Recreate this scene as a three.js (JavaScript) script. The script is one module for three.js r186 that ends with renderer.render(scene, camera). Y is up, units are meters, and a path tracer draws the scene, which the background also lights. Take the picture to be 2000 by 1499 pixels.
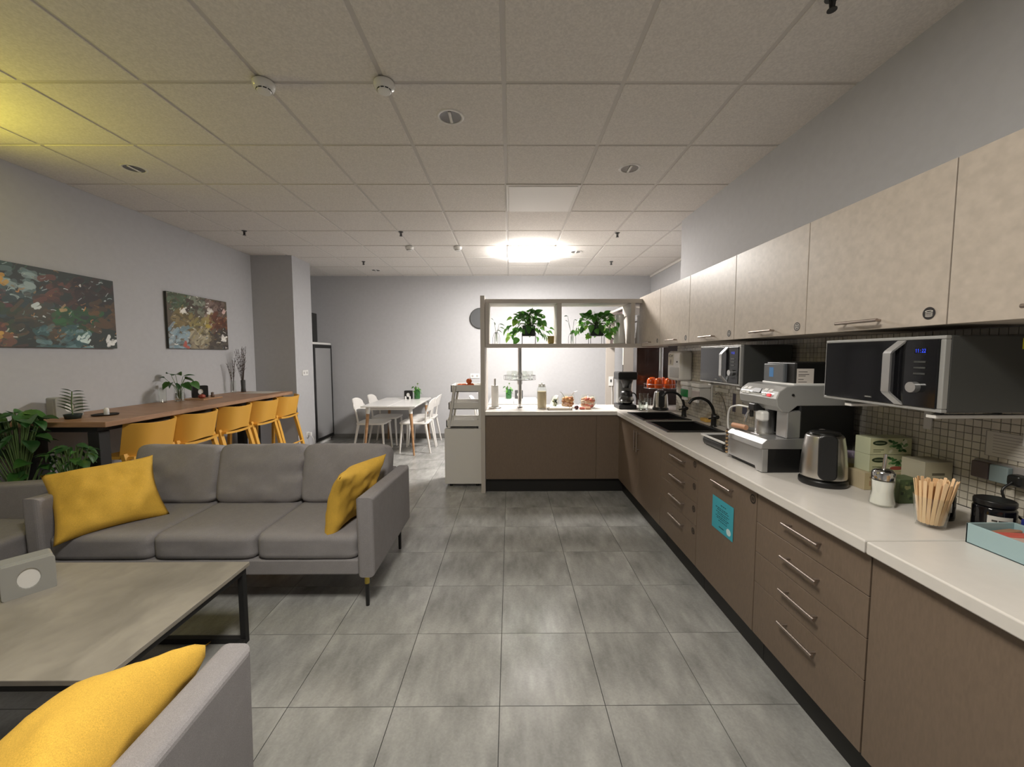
import * as THREE from 'three';
import { RoundedBoxGeometry } from 'three/addons/geometries/RoundedBoxGeometry.js';
import { mergeGeometries, mergeVertices } from 'three/addons/utils/BufferGeometryUtils.js';
import { RectAreaLightUniformsLib } from 'three/addons/lights/RectAreaLightUniformsLib.js';

// ---------------------------------------------------------------- camera, light, exposure
const scene = new THREE.Scene();
scene.background = new THREE.Color(0x000000);
const CEIL = 2.813;
const camera = new THREE.PerspectiveCamera(87.12, 2000 / 1499, 0.05, 60);
camera.position.set(0, 1.45, 0);
camera.rotation.set(-0.0694, -0.0053, -0.0018, 'YXZ');
RectAreaLightUniformsLib.init();
const renderer = new THREE.WebGLRenderer({ antialias: true });
renderer.toneMapping = THREE.LinearToneMapping;
renderer.toneMappingExposure = 1.15;
renderer.shadowMap.enabled = true;
const LAMP_POWER = 120, LAMP2_POWER = 55;      // the lit ceiling panel over the dining end, and the dimmed one above the camera
function ceilingLight(x, z, w, d, power, color) {
  const l = new THREE.RectAreaLight(color, power, w, d);
  l.position.set(x, CEIL - 0.03, z); l.rotation.x = -Math.PI / 2; scene.add(l);
  return l;
}
ceilingLight(0.273, -5.42, 0.56, 0.56, LAMP_POWER, new THREE.Color().setRGB(1, 0.95, 0.90)).position.y = CEIL - 0.085;
for (let i = 0; i < 4; i++) {                           // the lit fitting hangs below the tiles: its opal sides glow too
  const l = new THREE.RectAreaLight(new THREE.Color().setRGB(1, 0.95, 0.90), LAMP_POWER * 0.55, 0.56, 0.05), a = i * Math.PI / 2;
  l.position.set(0.273 - Math.sin(a) * 0.315, CEIL - 0.040, -5.42 - Math.cos(a) * 0.315); l.rotation.y = a; scene.add(l);
}
ceilingLight(-0.327, -0.621, 0.56, 0.56, LAMP2_POWER, new THREE.Color().setRGB(1, 0.95, 0.86));

// ---------------------------------------------------------------- helpers
const V3 = (x, y, z) => new THREE.Vector3(x, y, z);
let seed = 12345;
const rnd = () => { seed = (seed * 1664525 + 1013904223) >>> 0; return seed / 4294967296; };
const rr = (a, b) => a + (b - a) * rnd();
const used = new Map();
function numbered(n) { const k = used.get(n) || 0; used.set(n, k + 1); return k ? n + '_' + String(k).padStart(3, '0') : n; }
const ORI = new WeakMap();
function prep(geos) {
  let list = Array.isArray(geos) ? geos : [geos];
  if (list.length === 1) return list[0];
  list = list.map(g => { g = g.index ? g.toNonIndexed() : g; for (const k of Object.keys(g.attributes)) if (!['position', 'normal', 'uv'].includes(k)) g.deleteAttribute(k); return g; });
  return mergeGeometries(list, false);
}
function metreUV(g) {                                  // texture coordinates in metres, by the way each face points
  g = g.index ? g.toNonIndexed() : g;
  const p = g.attributes.position, n = g.attributes.normal, uv = new Float32Array(p.count * 2);
  for (let i = 0; i < p.count; i += 3) {
    let ax = 0, ay = 0, az = 0;
    for (let k = 0; k < 3; k++) { ax += Math.abs(n.getX(i + k)); ay += Math.abs(n.getY(i + k)); az += Math.abs(n.getZ(i + k)); }
    for (let k = 0; k < 3; k++) {
      const j = i + k; let u, v;
      if (ay >= ax && ay >= az) { u = p.getX(j); v = p.getZ(j); } else if (ax >= az) { u = p.getZ(j); v = p.getY(j); } else { u = p.getX(j); v = p.getY(j); }
      uv[j * 2] = u; uv[j * 2 + 1] = v;
    }
  }
  g.setAttribute('uv', new THREE.BufferAttribute(uv, 2));
  return g;
}
function add(name, geos, mat, parent = scene) {        // shapes are given in world metres; the parent's base is taken off
  let g = prep(geos);
  if (mat.userData.metre) g = metreUV(g);
  const o = ORI.get(parent);
  if (o) g.translate(-o.x, -o.y, -o.z);
  const m = new THREE.Mesh(g, mat);
  m.name = parent === scene ? numbered(name) : name;
  m.castShadow = m.receiveShadow = true;
  parent.add(m);
  if (o) ORI.set(m, o);
  return m;
}
function thing(name, label, category, pos = [0, 0, 0], group, local = false) {
  const o = new THREE.Group(); o.name = numbered(name); o.position.set(...pos); scene.add(o);
  o.userData = { label, category }; if (group) o.userData.group = group;
  if (!local) ORI.set(o, V3(...pos));
  return o;
}
function single(name, geos, mat, label, category, group) {
  const g = prep(geos); g.computeBoundingBox(); const b = g.boundingBox;
  const c = V3((b.min.x + b.max.x) / 2, b.min.y, (b.min.z + b.max.z) / 2);
  const gg = mat.userData.metre ? metreUV(g) : g; gg.translate(-c.x, -c.y, -c.z);
  const m = new THREE.Mesh(gg, mat); m.name = numbered(name); m.position.copy(c); m.castShadow = m.receiveShadow = true;
  m.userData = { label, category }; if (group) m.userData.group = group; scene.add(m);
  return m;
}
function struct(name, geos, mat) {
  let g = prep(geos); if (mat.userData.metre) g = metreUV(g);
  const m = new THREE.Mesh(g, mat); m.name = numbered(name); m.castShadow = m.receiveShadow = true; m.userData = { kind: 'structure' }; scene.add(m); return m;
}
function structGroup(name) { const o = new THREE.Group(); o.name = numbered(name); o.userData = { kind: 'structure' }; scene.add(o); ORI.set(o, V3(0, 0, 0)); return o; }
function dup(src, pos, turn, label) {
  const r = src.clone(); r.name = numbered(src.name.replace(/_\d\d\d$/, '')); r.userData = { ...src.userData, label }; r.position.set(...pos); r.rotation.y = turn; scene.add(r); return r;
}
// shapes
function bx(x0, x1, y0, y1, z0, z1, r = 0.003) {       // bevelled box between two corners
  const w = Math.abs(x1 - x0), h = Math.abs(y1 - y0), d = Math.abs(z1 - z0);
  r = Math.min(r, w / 2.01, h / 2.01, d / 2.01);
  const g = r > 0 ? new RoundedBoxGeometry(w, h, d, r > 0.012 ? 4 : 1, r) : new THREE.BoxGeometry(w, h, d);
  return g.translate((x0 + x1) / 2, (y0 + y1) / 2, (z0 + z1) / 2);
}
function plainBox(x0, x1, y0, y1, z0, z1) { return bx(x0, x1, y0, y1, z0, z1, 0); }
function cyl(r0, r1, y0, y1, x, z, n = 24) { return new THREE.CylinderGeometry(r1, r0, y1 - y0, n).translate(x, (y0 + y1) / 2, z); }
function rod(a, b, r, n = 8, r2 = r) {                 // straight rod from a to b
  const A = V3(...a), B = V3(...b), d = B.clone().sub(A), L = d.length();
  const g = new THREE.CylinderGeometry(r2, r, L, n);
  g.applyQuaternion(new THREE.Quaternion().setFromUnitVectors(V3(0, 1, 0), d.normalize()));
  return g.translate((A.x + B.x) / 2, (A.y + B.y) / 2, (A.z + B.z) / 2);
}
function tube(pts, r, n = 24, rad = 8, closed = false) {
  return new THREE.TubeGeometry(new THREE.CatmullRomCurve3(pts.map(p => V3(...p)), closed), n, r, rad, closed);
}
function lathe(prof, x, y, z, n = 28) { return new THREE.LatheGeometry(prof.map(p => new THREE.Vector2(p[0], p[1])), n).translate(x, y, z); }
function sph(r, x, y, z, sx = 1, sy = 1, sz = 1, n = 16) { return new THREE.SphereGeometry(r, n, Math.max(8, n * 0.75 | 0)).scale(sx, sy, sz).translate(x, y, z); }
function bar(pts, w, t, n = 12) {                      // flat-section swept bar (rounded rectangle profile) along a curve in space
  const c = new THREE.CatmullRomCurve3(pts.map(p => V3(...p)));
  const s = new THREE.Shape(); const a = w / 2, b = t / 2; s.moveTo(-b, -a); s.lineTo(b, -a); s.lineTo(b, a); s.lineTo(-b, a); s.closePath();
  return new THREE.ExtrudeGeometry(s, { steps: n, extrudePath: c, bevelEnabled: false });
}
function ext(shape, depth, bevel = 0.003) {
  return new THREE.ExtrudeGeometry(shape, { depth: depth - 2 * bevel, bevelEnabled: bevel > 0, bevelThickness: bevel, bevelSize: bevel, bevelSegments: 2, curveSegments: 10 }).translate(0, 0, bevel);
}
function poly(pts) { const s = new THREE.Shape(); pts.forEach((p, i) => i ? s.lineTo(p[0], p[1]) : s.moveTo(p[0], p[1])); s.closePath(); return s; }
function roundRect(w, h, r) {
  const s = new THREE.Shape(), x = -w / 2, y = -h / 2;
  s.moveTo(x + r, y); s.lineTo(x + w - r, y); s.quadraticCurveTo(x + w, y, x + w, y + r); s.lineTo(x + w, y + h - r); s.quadraticCurveTo(x + w, y + h, x + w - r, y + h);
  s.lineTo(x + r, y + h); s.quadraticCurveTo(x, y + h, x, y + h - r); s.lineTo(x, y + r); s.quadraticCurveTo(x, y, x + r, y); return s;
}
function surf(fn, nu, nv) {                            // open surface from a function of (u, v)
  const pos = [], uv = [], idx = [];
  for (let j = 0; j <= nv; j++) for (let i = 0; i <= nu; i++) { const p = fn(i / nu, j / nv); pos.push(p[0], p[1], p[2]); uv.push(i / nu, j / nv); }
  for (let j = 0; j < nv; j++) for (let i = 0; i < nu; i++) { const a = j * (nu + 1) + i, b = a + 1, c = a + nu + 1, d = c + 1; idx.push(a, b, d, a, d, c); }
  const g = new THREE.BufferGeometry(); g.setAttribute('position', new THREE.Float32BufferAttribute(pos, 3)); g.setAttribute('uv', new THREE.Float32BufferAttribute(uv, 2)); g.setIndex(idx); g.computeVertexNormals(); return g;
}
function slab(fn, t, nu, nv) {                         // the same surface given thickness t along its normals, smooth faces and a crisp rim
  const f = surf(fn, nu, nv), n = f.attributes.normal, p = f.attributes.position, N = p.count, I = f.index.array;
  const side = s => { const g = f.clone(), q = g.attributes.position; for (let i = 0; i < N; i++) q.setXYZ(i, p.getX(i) + n.getX(i) * t * s, p.getY(i) + n.getY(i) * t * s, p.getZ(i) + n.getZ(i) * t * s); if (s < 0) { const a = Array.from(I); for (let i = 0; i < a.length; i += 3) { const k = a[i + 1]; a[i + 1] = a[i + 2]; a[i + 2] = k; } g.setIndex(a); } g.computeVertexNormals(); return g; };
  const A = side(0.5), B = side(-0.5), pa = A.attributes.position, pb = B.attributes.position, edge = [], pos = [];
  for (let i = 0; i < nu; i++) edge.push([i, i + 1]);
  for (let j = 0; j < nv; j++) edge.push([j * (nu + 1) + nu, (j + 1) * (nu + 1) + nu]);
  for (let i = nu; i > 0; i--) edge.push([nv * (nu + 1) + i, nv * (nu + 1) + i - 1]);
  for (let j = nv; j > 0; j--) edge.push([j * (nu + 1), (j - 1) * (nu + 1)]);
  const P = (a, i) => pos.push(a.getX(i), a.getY(i), a.getZ(i));
  for (const [a, b] of edge) { P(pa, a); P(pb, a); P(pb, b); P(pa, a); P(pb, b); P(pa, b); }
  const r = new THREE.BufferGeometry(); r.setAttribute('position', new THREE.Float32BufferAttribute(pos, 3)); r.setAttribute('uv', new THREE.Float32BufferAttribute(new Float32Array(pos.length / 3 * 2), 2)); r.computeVertexNormals();
  return prep([A, B, r]);
}
function tinted(list) {                                  // many small pieces as one geometry, each with its own flat colour
  return mergeGeometries(list.map(([g, c]) => { g = g.index ? g.toNonIndexed() : g.clone(); const n = g.attributes.position.count, a = new Float32Array(n * 3); for (let i = 0; i < n; i++) a.set(c, i * 3); g.setAttribute('color', new THREE.BufferAttribute(a, 3)); return g; }), false);
}
// noise and textures
function hash(x, y, s) { let h = Math.imul(x | 0, 374761393) ^ Math.imul(y | 0, 668265263) ^ Math.imul(s | 0, 2246822519); h = Math.imul(h ^ (h >>> 13), 1274126177); return ((h ^ (h >>> 16)) >>> 0) / 4294967296; }
function vnoise(x, y, s, per) {
  const xi = Math.floor(x), yi = Math.floor(y), fx = x - xi, fy = y - yi, w = a => ((a % per) + per) % per;
  const a = fx * fx * (3 - 2 * fx), b = fy * fy * (3 - 2 * fy);
  const h = (i, j) => hash(w(xi + i), w(yi + j), s);
  return (h(0, 0) * (1 - a) + h(1, 0) * a) * (1 - b) + (h(0, 1) * (1 - a) + h(1, 1) * a) * b;
}
function fbm(u, v, base, oct, s) { let t = 0, a = 0.5, f = base, n = 0; for (let o = 0; o < oct; o++) { t += a * vnoise(u * f, v * f, s + o, f); n += a; a *= 0.5; f *= 2; } return t / n; }
function tex(n, fn, color = true, rep = 1) {            // n x n computed texture; fn(u, v) gives [r, g, b] 0..1 (sRGB) or a grey
  const d = new Uint8Array(n * n * 4);
  for (let j = 0; j < n; j++) for (let i = 0; i < n; i++) {
    const c = fn(i / n, j / n), k = (j * n + i) * 4, q = Array.isArray(c) ? c : [c, c, c];
    for (let m = 0; m < 3; m++) d[k + m] = Math.max(0, Math.min(255, q[m] * 255)); d[k + 3] = 255;
  }
  const t = new THREE.DataTexture(d, n, n); t.wrapS = t.wrapT = THREE.RepeatWrapping; t.magFilter = THREE.LinearFilter; t.minFilter = THREE.LinearMipmapLinearFilter; t.generateMipmaps = true;
  if (color) t.colorSpace = THREE.SRGBColorSpace; t.repeat.set(rep, rep); t.needsUpdate = true; return t;
}
function canvasTex(w, h, draw) { const c = document.createElement('canvas'); c.width = w; c.height = h; draw(c.getContext('2d'), w, h); const t = new THREE.CanvasTexture(c); t.colorSpace = THREE.SRGBColorSpace; return t; }
function mat(rgb, rough = 0.6, o = {}) {
  const { metre, ...rest } = o;
  const phys = ['clearcoat', 'sheen', 'transmission', 'anisotropy', 'ior', 'thickness'].some(k => k in rest);
  const m = new (phys ? THREE.MeshPhysicalMaterial : THREE.MeshStandardMaterial)({ color: new THREE.Color().setRGB(...rgb), roughness: rough, ...rest });
  if (metre) m.userData.metre = true;
  return m;
}
const grain = (s, amt, base = 8, oct = 4) => (u, v) => 1 - amt + amt * fbm(u, v, base, oct, s);
const tWeave = tex(128, (u, v) => { const a = Math.sin(u * Math.PI * 32), b = Math.sin(v * Math.PI * 32); const w = ((Math.floor(u * 32) + Math.floor(v * 32)) % 2) ? Math.abs(a) : Math.abs(b); return 0.3 + 0.7 * w * (0.7 + 0.3 * hash(u * 32, v * 32, 5)); }, false, 25);
const tMottle = tex(256, grain(3, 0.10, 32, 3), true, 1.5);
const tFabric = tex(256, (u, v) => 0.82 + 0.18 * hash(u * 256, v * 256, 9) * (0.5 + 0.5 * fbm(u, v, 8, 3, 2)), true, 4);
const tWall = tex(256, grain(11, 0.03, 32, 3), true, 1);
const tCeil = tex(256, (u, v) => 0.90 + 0.10 * fbm(u, v, 64, 2, 21) - (hash(u * 256, v * 256, 77) > 0.98 ? 0.06 : 0), true, 2);
const tLam = tex(512, (u, v) => 0.89 + 0.11 * fbm(u, v * 0.25, 64, 3, 31) * (0.6 + 0.4 * hash(u * 512, v * 512, 6)), true, 3);
const tWood = tex(512, (u, v) => { const w = fbm(u, v, 4, 3, 41), g = fbm(u * 1, v, 8, 2, 43); const s = 0.5 + 0.5 * Math.sin((v * 26 + w * 6 + g * 2) * Math.PI * 2 / 4); const f = fbm(u * 0.125, v, 128, 2, 47); return [0.74 + 0.14 * s * w + 0.14 * f, 0.70 + 0.16 * s * w + 0.16 * f, 0.66 + 0.2 * s * w + 0.16 * f]; }, true, 1.2);
const tTop = tex(512, (u, v) => { const w = fbm(u, v, 4, 5, 51), f = fbm(u + 0.3 * w, v * 0.5, 16, 4, 57); return 0.62 + 0.30 * w + 0.16 * f; }, true, 0.9);
const tFloor = [0, 1, 2, 3].map(k => tex(256, (u, v) => {                          // cloudy stoneware, streaked along its length
  const a = fbm(u, v * 0.5, 4, 4, 61 + k * 9), b = fbm(u * 1, v * 0.25, 16, 3, 67 + k * 9), c = fbm(u, v, 64, 2, 71 + k);
  const t = 0.72 + 0.24 * (a - 0.5) + 0.10 * (b - 0.5) + 0.06 * (c - 0.5); return [t * 1.0, t * 1.005, t * 0.995];
}, true, 1));

const M = {
  wall: mat([0.50, 0.50, 0.515], 0.85, { map: tWall, metre: true }),
  ceil: mat([0.84, 0.80, 0.76], 0.95, { map: tCeil, metre: true }),
  grid: mat([0.62, 0.59, 0.56], 0.6),
  grout: mat([0.055, 0.055, 0.055], 0.9),
  floor: tFloor.map(t => mat([0.70, 0.69, 0.675], 0.24, { map: t })),
  base: mat([0.20, 0.195, 0.185], 0.5, { map: tMottle, metre: true }),
  brown: mat([0.205, 0.149, 0.107], 0.42, { map: tLam, metre: true }),
  carcass: mat([0.10, 0.08, 0.065], 0.6),
  plinth: mat([0.012, 0.011, 0.010], 0.5),
  beige: mat([0.525, 0.455, 0.385], 0.38, { map: tMottle.clone(), metre: true }),
  beigeEdge: mat([0.55, 0.49, 0.43], 0.5),
  frame: mat([0.50, 0.455, 0.41], 0.5),
  top: mat([0.70, 0.665, 0.62], 0.30, { map: tWall, metre: true }),
  steel: mat([0.62, 0.60, 0.57], 0.28, { metalness: 1 }),
  chrome: mat([0.75, 0.75, 0.75], 0.08, { metalness: 1 }),
  handle: mat([0.40, 0.34, 0.30], 0.42, { metalness: 1 }),
  silver: mat([0.52, 0.52, 0.52], 0.33, { metalness: 0.75 }),
  silverPaint: mat([0.42, 0.42, 0.41], 0.38, { metalness: 0.4 }),
  black: mat([0.010, 0.010, 0.010], 0.35),
  blackGloss: mat([0.006, 0.006, 0.007], 0.08),
  blackMatte: mat([0.013, 0.013, 0.013], 0.6),
  darkGrey: mat([0.055, 0.057, 0.055], 0.45),
  white: mat([0.74, 0.72, 0.69], 0.42),
  whiteGloss: mat([0.80, 0.79, 0.77], 0.2),
  paper: mat([0.76, 0.75, 0.72], 0.9),
  fabric: mat([0.36, 0.34, 0.345], 0.92, { map: tFabric, bumpMap: tWeave, bumpScale: 0.0006, sheen: 0.25, sheenRoughness: 0.6, metre: true }),
  yellow: mat([0.88, 0.53, 0.07], 0.88, { map: tFabric, bumpMap: tWeave, bumpScale: 0.0004, metre: true }),
  stool: mat([0.72, 0.38, 0.055], 0.48),
  wood: mat([0.46, 0.275, 0.165], 0.42, { map: tWood, metre: true }),
  beech: mat([0.62, 0.37, 0.20], 0.5, { map: tWood, metre: true }),
  stick: mat([0.78, 0.53, 0.29], 0.7),
  tabletop: mat([0.42, 0.385, 0.325], 0.55, { map: tTop, metre: true }),
  glass: mat([0.97, 0.98, 0.97], 0.02, { transmission: 1, thickness: 0, ior: 1.5 }),
  greenGlass: mat([0.20, 0.55, 0.22], 0.05, { transmission: 0.85, thickness: 0, ior: 1.5 }),
  water: mat([0.9, 0.95, 0.95], 0.02, { transmission: 1, thickness: 0.05, ior: 1.33 }),
  leaf: [[0.075, 0.26, 0.03], [0.12, 0.36, 0.045], [0.045, 0.17, 0.022], [0.27, 0.50, 0.07]].map(c => mat(c, 0.42, { side: THREE.DoubleSide, transmission: 0.25, thickness: 0 })),
  leafDark: [[0.02, 0.075, 0.018], [0.03, 0.11, 0.02], [0.05, 0.15, 0.03]].map(c => mat(c, 0.45, { side: THREE.DoubleSide, transmission: 0.15, thickness: 0 })),
  stem: mat([0.10, 0.17, 0.05], 0.6),
  twig: mat([0.07, 0.05, 0.04], 0.8),
  pot: mat([0.02, 0.035, 0.033], 0.5),
  soil: mat([0.03, 0.02, 0.014], 1),
  orange: mat([0.75, 0.13, 0.02], 0.15, { transmission: 0.35, thickness: 0, ior: 1.45 }),
  orangeSolid: mat([0.62, 0.12, 0.025], 0.6),
  mosaic: [[0.58, 0.54, 0.46], [0.53, 0.495, 0.425], [0.62, 0.58, 0.495]].map(c => mat(c, 0.25)),
  mosaicJoint: mat([0.30, 0.275, 0.235], 0.9),
  ceramicGrey: mat([0.33, 0.33, 0.31], 0.35),
};

// ---------------------------------------------------------------- the room
const XL = -3.52, XR = 1.755, XR2 = 2.43, ZB = -7.03, ZF = 2.2, ZE = -4.20;
{ // floor: stoneware tiles on a dark bed, joints as in the photograph
  const T = 0.4382, g = structGroup('floor');
  add('tile_bed', plainBox(XL - 0.1, XR2 + 0.1, -0.08, -0.004, ZB - 0.1, ZF + 0.1), M.grout, g);
  const gap = 0.0016, cache = new Map();
  for (let k = -8; k < 6; k++) for (let r = -9; r < 13; r++) {
    const x0 = Math.max(XL - 0.02, -0.0451 + T * k), x1 = Math.min(XR2 + 0.02, -0.0451 + T * (k + 1));
    const zA = Math.max(ZB - 0.02, -(1.5752 + T * (r + 1))), zB = Math.min(ZF + 0.02, -(1.5752 + T * r));
    if (x1 - x0 < 0.02 || zB - zA < 0.02 || (x0 > 1.3 && zA > -3.9)) continue;
    const w = x1 - x0 - 2 * gap, d = zB - zA - 2 * gap, key = w.toFixed(3) + '_' + d.toFixed(3);
    if (!cache.has(key)) cache.set(key, new THREE.BoxGeometry(w, 0.008, d));
    const m = new THREE.Mesh(cache.get(key), M.floor[Math.floor(hash(k + 50, r + 50, 3) * 4)]);
    m.name = 'tile'; m.position.set((x0 + x1) / 2, -0.004, (zA + zB) / 2); m.castShadow = m.receiveShadow = true;
    g.add(m);
  }
}
{ // suspended ceiling: mineral tiles dropped a little below their grid
  const g = structGroup('ceiling'), T = 0.6;
  add('ceiling_slab', plainBox(XL - 0.1, XR2 + 0.1, CEIL + 0.0045, CEIL + 0.12, ZB - 0.1, ZF + 0.1), M.grid, g);
  const cache = new Map();
  for (let k = -6; k < 5; k++) for (let r = -8; r < 9; r++) {
    const x0 = Math.max(XL - 0.01, -0.0266 + T * k), x1 = Math.min(XR2 + 0.01, -0.0266 + T * (k + 1));
    const zA = Math.max(ZB - 0.01, -(2.1207 + T * (r + 1))), zB = Math.min(ZF + 0.01, -(2.1207 + T * r));
    if (x1 - x0 < 0.04 || zB - zA < 0.04 || (x0 > 1.76 && zA > -3.9)) continue;
    if ((k === 0 && (r === 5 || r === 2)) || (k === -1 && r === -3)) continue;                                  // the two light panels sit here
    const w = x1 - x0 - 0.022, d = zB - zA - 0.022, key = w.toFixed(3) + '_' + d.toFixed(3);
    if (!cache.has(key)) cache.set(key, metreUV(new RoundedBoxGeometry(w, 0.012, d, 1, 0.003)));
    const m = new THREE.Mesh(cache.get(key), M.ceil); m.name = 'ceiling_tile';
    m.position.set((x0 + x1) / 2, CEIL + 0.006 + (hash(k + 9, r + 9, 8) - 0.5) * 0.0015, (zA + zB) / 2); m.castShadow = m.receiveShadow = true;
    g.add(m);
  }
}
struct('wall_left', plainBox(XL - 0.15, XL, 0, CEIL + 0.05, ZB - 0.1, ZF + 0.1), M.wall);
struct('wall_back', plainBox(XL, XR2 + 0.1, 0, CEIL + 0.05, ZB - 0.15, ZB), M.wall);
struct('wall_right', plainBox(XR, XR + 0.16, 0, CEIL + 0.05, ZE, ZF + 0.1), M.wall);
struct('wall_right_alcove', [plainBox(XR2, XR2 + 0.15, 0, CEIL + 0.05, ZB, ZE + 0.2), plainBox(XR + 0.16, XR2 + 0.1, 0, CEIL + 0.05, ZE + 0.05, ZE + 0.2)], M.wall);
struct('wall_front', plainBox(XL, XR + 0.1, 0, CEIL + 0.05, ZF, ZF + 0.15), M.wall);
struct('wall_pillar', plainBox(XL, -2.96, 0, CEIL + 0.05, -6.10, -5.60), M.wall);
struct('baseboard_back', bx(XL, XR2, 0, 0.085, ZB, ZB + 0.012), M.base);
struct('baseboard_left', bx(XL, XL + 0.012, 0, 0.085, -5.60, ZF), M.base);
struct('baseboard_pillar', [bx(XL, -2.948, 0, 0.085, -5.60, -5.588), bx(-2.96, -2.948, 0, 0.085, -6.10, -5.60)], M.base);
struct('trim_1', bx(XR2 - 0.02, XR2, CEIL - 0.03, CEIL, ZB, ZE), M.ceil);
{ // mosaic splashback on the right wall, behind the worktop
  const g = structGroup('wall_splashback'), y0 = 0.87, y1 = 1.546, z0 = -4.19, z1 = 0.0, P = 0.0282;
  add('mortar', plainBox(XR - 0.008, XR, y0, y1, z0, z1), M.mosaicJoint, g);
  const tg = new THREE.BoxGeometry(0.005, P - 0.0032, P - 0.0032), rest = []; let n = 0; const list = [];
  for (let i = 0; z1 - (i + 0.5) * P > z0; i++) for (let j = 0; y0 + (j + 1) * P < y1 + 0.002; j++) list.push([y0 + (j + 0.5) * P, z1 - (i + 0.5) * P]);
  list.sort((a, b) => Math.abs(a[1] + 1.42) - Math.abs(b[1] + 1.42));
  for (const [y, z] of list) {
    const v = Math.floor(hash(y * 1000, z * 1000, 4) * 3), dx = (hash(y * 1000, z * 1000, 8) - 0.5) * 0.0012;
    if (n < 300 && y > 0.93 && y < 1.26) { const m = new THREE.Mesh(tg, M.mosaic[v]); m.name = 'mosaic_tile'; m.position.set(XR - 0.0095 + dx, y, z); m.castShadow = m.receiveShadow = true; g.add(m); n++; } else rest.push([tg.clone().translate(XR - 0.0095 + dx, y, z), M.mosaic[v].color.toArray()]);
  }
  add('mosaic_field', tinted(rest), mat([1, 1, 1], 0.25, { vertexColors: true }), g).userData.kind = 'stuff';
}
// ---------------------------------------------------------------- on the ceiling
function panelLight(x, z, label, glow, drop = 0.012) {
  const t = thing('ceiling_light_panel', label, 'ceiling light', [x, CEIL, z]);
  const s = 0.3;
  add('frame', [bx(x - s, x + s, CEIL - 0.006, CEIL + 0.008, z - s, z - s + 0.02), bx(x - s, x + s, CEIL - 0.006, CEIL + 0.008, z + s - 0.02, z + s), bx(x - s, x - s + 0.02, CEIL - 0.006, CEIL + 0.008, z - s + 0.02, z + s - 0.02), bx(x + s - 0.02, x + s, CEIL - 0.006, CEIL + 0.008, z - s + 0.02, z + s - 0.02)], M.white, t);
  add('diffuser', bx(x - s + 0.02, x + s - 0.02, CEIL - drop, CEIL + 0.004, z - s + 0.02, z + s - 0.02, 0.004), mat([0.88, 0.86, 0.84], 0.6, glow ? { emissive: new THREE.Color().setRGB(1, 0.96, 0.92), emissiveIntensity: glow } : {}), t);
}
panelLight(0.273, -5.42, 'glowing white square ceiling light above the dining end', 4.0, 0.07);
panelLight(0.273, -3.621, 'unlit white square ceiling light in front of the glowing one', 0);
panelLight(-0.327, -0.621, 'dim square ceiling light over the near sofas', 1.2);
function smoke(x, z, label) {
  const t = thing('smoke_detector', label, 'smoke detector', [x, CEIL, z], 'smoke detectors on the ceiling');
  add('body', lathe([[0, -0.052], [0.028, -0.052], [0.034, -0.047], [0.034, -0.040], [0.045, -0.037], [0.052, -0.022], [0.052, -0.008], [0.046, 0.0], [0, 0.0]], x, CEIL, z, 28), M.whiteGloss, t);
  const v = []; for (let i = 0; i < 10; i++) { const a = i * Math.PI / 5; v.push(bx(-0.008, 0.008, -0.0455, -0.0405, 0.030, 0.0355, 0.001).rotateY(a).translate(x, CEIL, z)); }
  add('vent_slots', v, M.blackMatte, t);
}
smoke(-1.223, -2.116, 'white smoke detector nearest the left wall, on the near ceiling joint');
smoke(-0.624, -2.115, 'white smoke detector to the right of its twin on the near ceiling joint');
smoke(-1.252, -5.167, 'small far smoke detector, left of the two near the glowing light');
smoke(-0.65, -5.167, 'small far smoke detector, right of the two, next to the glowing light');
function sprinkler(x, z, label) {
  const t = thing('sprinkler_head', label, 'sprinkler', [x, CEIL, z], 'sprinkler heads on the ceiling');
  add('escutcheon', cyl(0.026, 0.026, CEIL - 0.004, CEIL, x, z, 20), M.darkGrey, t);
  add('deflector', [cyl(0.006, 0.006, CEIL - 0.045, CEIL - 0.004, x, z, 8), cyl(0.017, 0.017, CEIL - 0.048, CEIL - 0.045, x, z, 14), rod([x - 0.012, CEIL - 0.004, z], [x - 0.008, CEIL - 0.045, z], 0.0025, 6), rod([x + 0.012, CEIL - 0.004, z], [x + 0.008, CEIL - 0.045, z], 0.0025, 6)], M.black, t);
}
sprinkler(-2.893, -4.521, 'dark sprinkler head near the left wall in front of the pillar');
sprinkler(-1.197, -4.559, 'dark sprinkler head left of the glowing light');
sprinkler(1.203, -4.598, 'dark sprinkler head right of the glowing light');
sprinkler(-2.116, -5.964, 'dark sprinkler head over the dining table on the left');
sprinkler(1.48, -5.973, 'dark sprinkler head by the alcove at the far right');
sprinkler(1.235, -1.632, 'dark sprinkler head above the near wall cabinets at the top edge');
function downlight(x, z, label, r = 0.075) {
  const t = thing('recessed_downlight', label, 'downlight', [x, CEIL, z], 'unlit recessed downlights');
  add('trim_ring', lathe([[r - 0.014, 0.004], [r - 0.012, -0.005], [r, -0.004], [r + 0.003, 0]], x, CEIL, z, 32), M.white, t);
  add('reflector', lathe([[0, -0.001], [r - 0.030, -0.001], [r - 0.013, -0.003]], x, CEIL, z, 32), mat([0.16, 0.15, 0.14], 0.25, { metalness: 0.6 }), t);
  add('lamp_bar', bx(x - 0.008, x + 0.008, CEIL - 0.008, CEIL - 0.001, z - r * 0.7, z + r * 0.7, 0.003), M.white, t);
}
downlight(-0.336, -2.408, 'unlit round downlight just right of the two near smoke detectors');
downlight(-2.728, -3.05, 'unlit round downlight near the left wall above the big painting');
downlight(0.879, -3.045, 'unlit round downlight above the worktop in front of the wall cabinets');
downlight(0.875, -5.42, 'unlit round downlight just right of the glowing light');
downlight(-2.135, -6.561, 'unlit round downlight near the back wall above the tall fridge');
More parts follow.
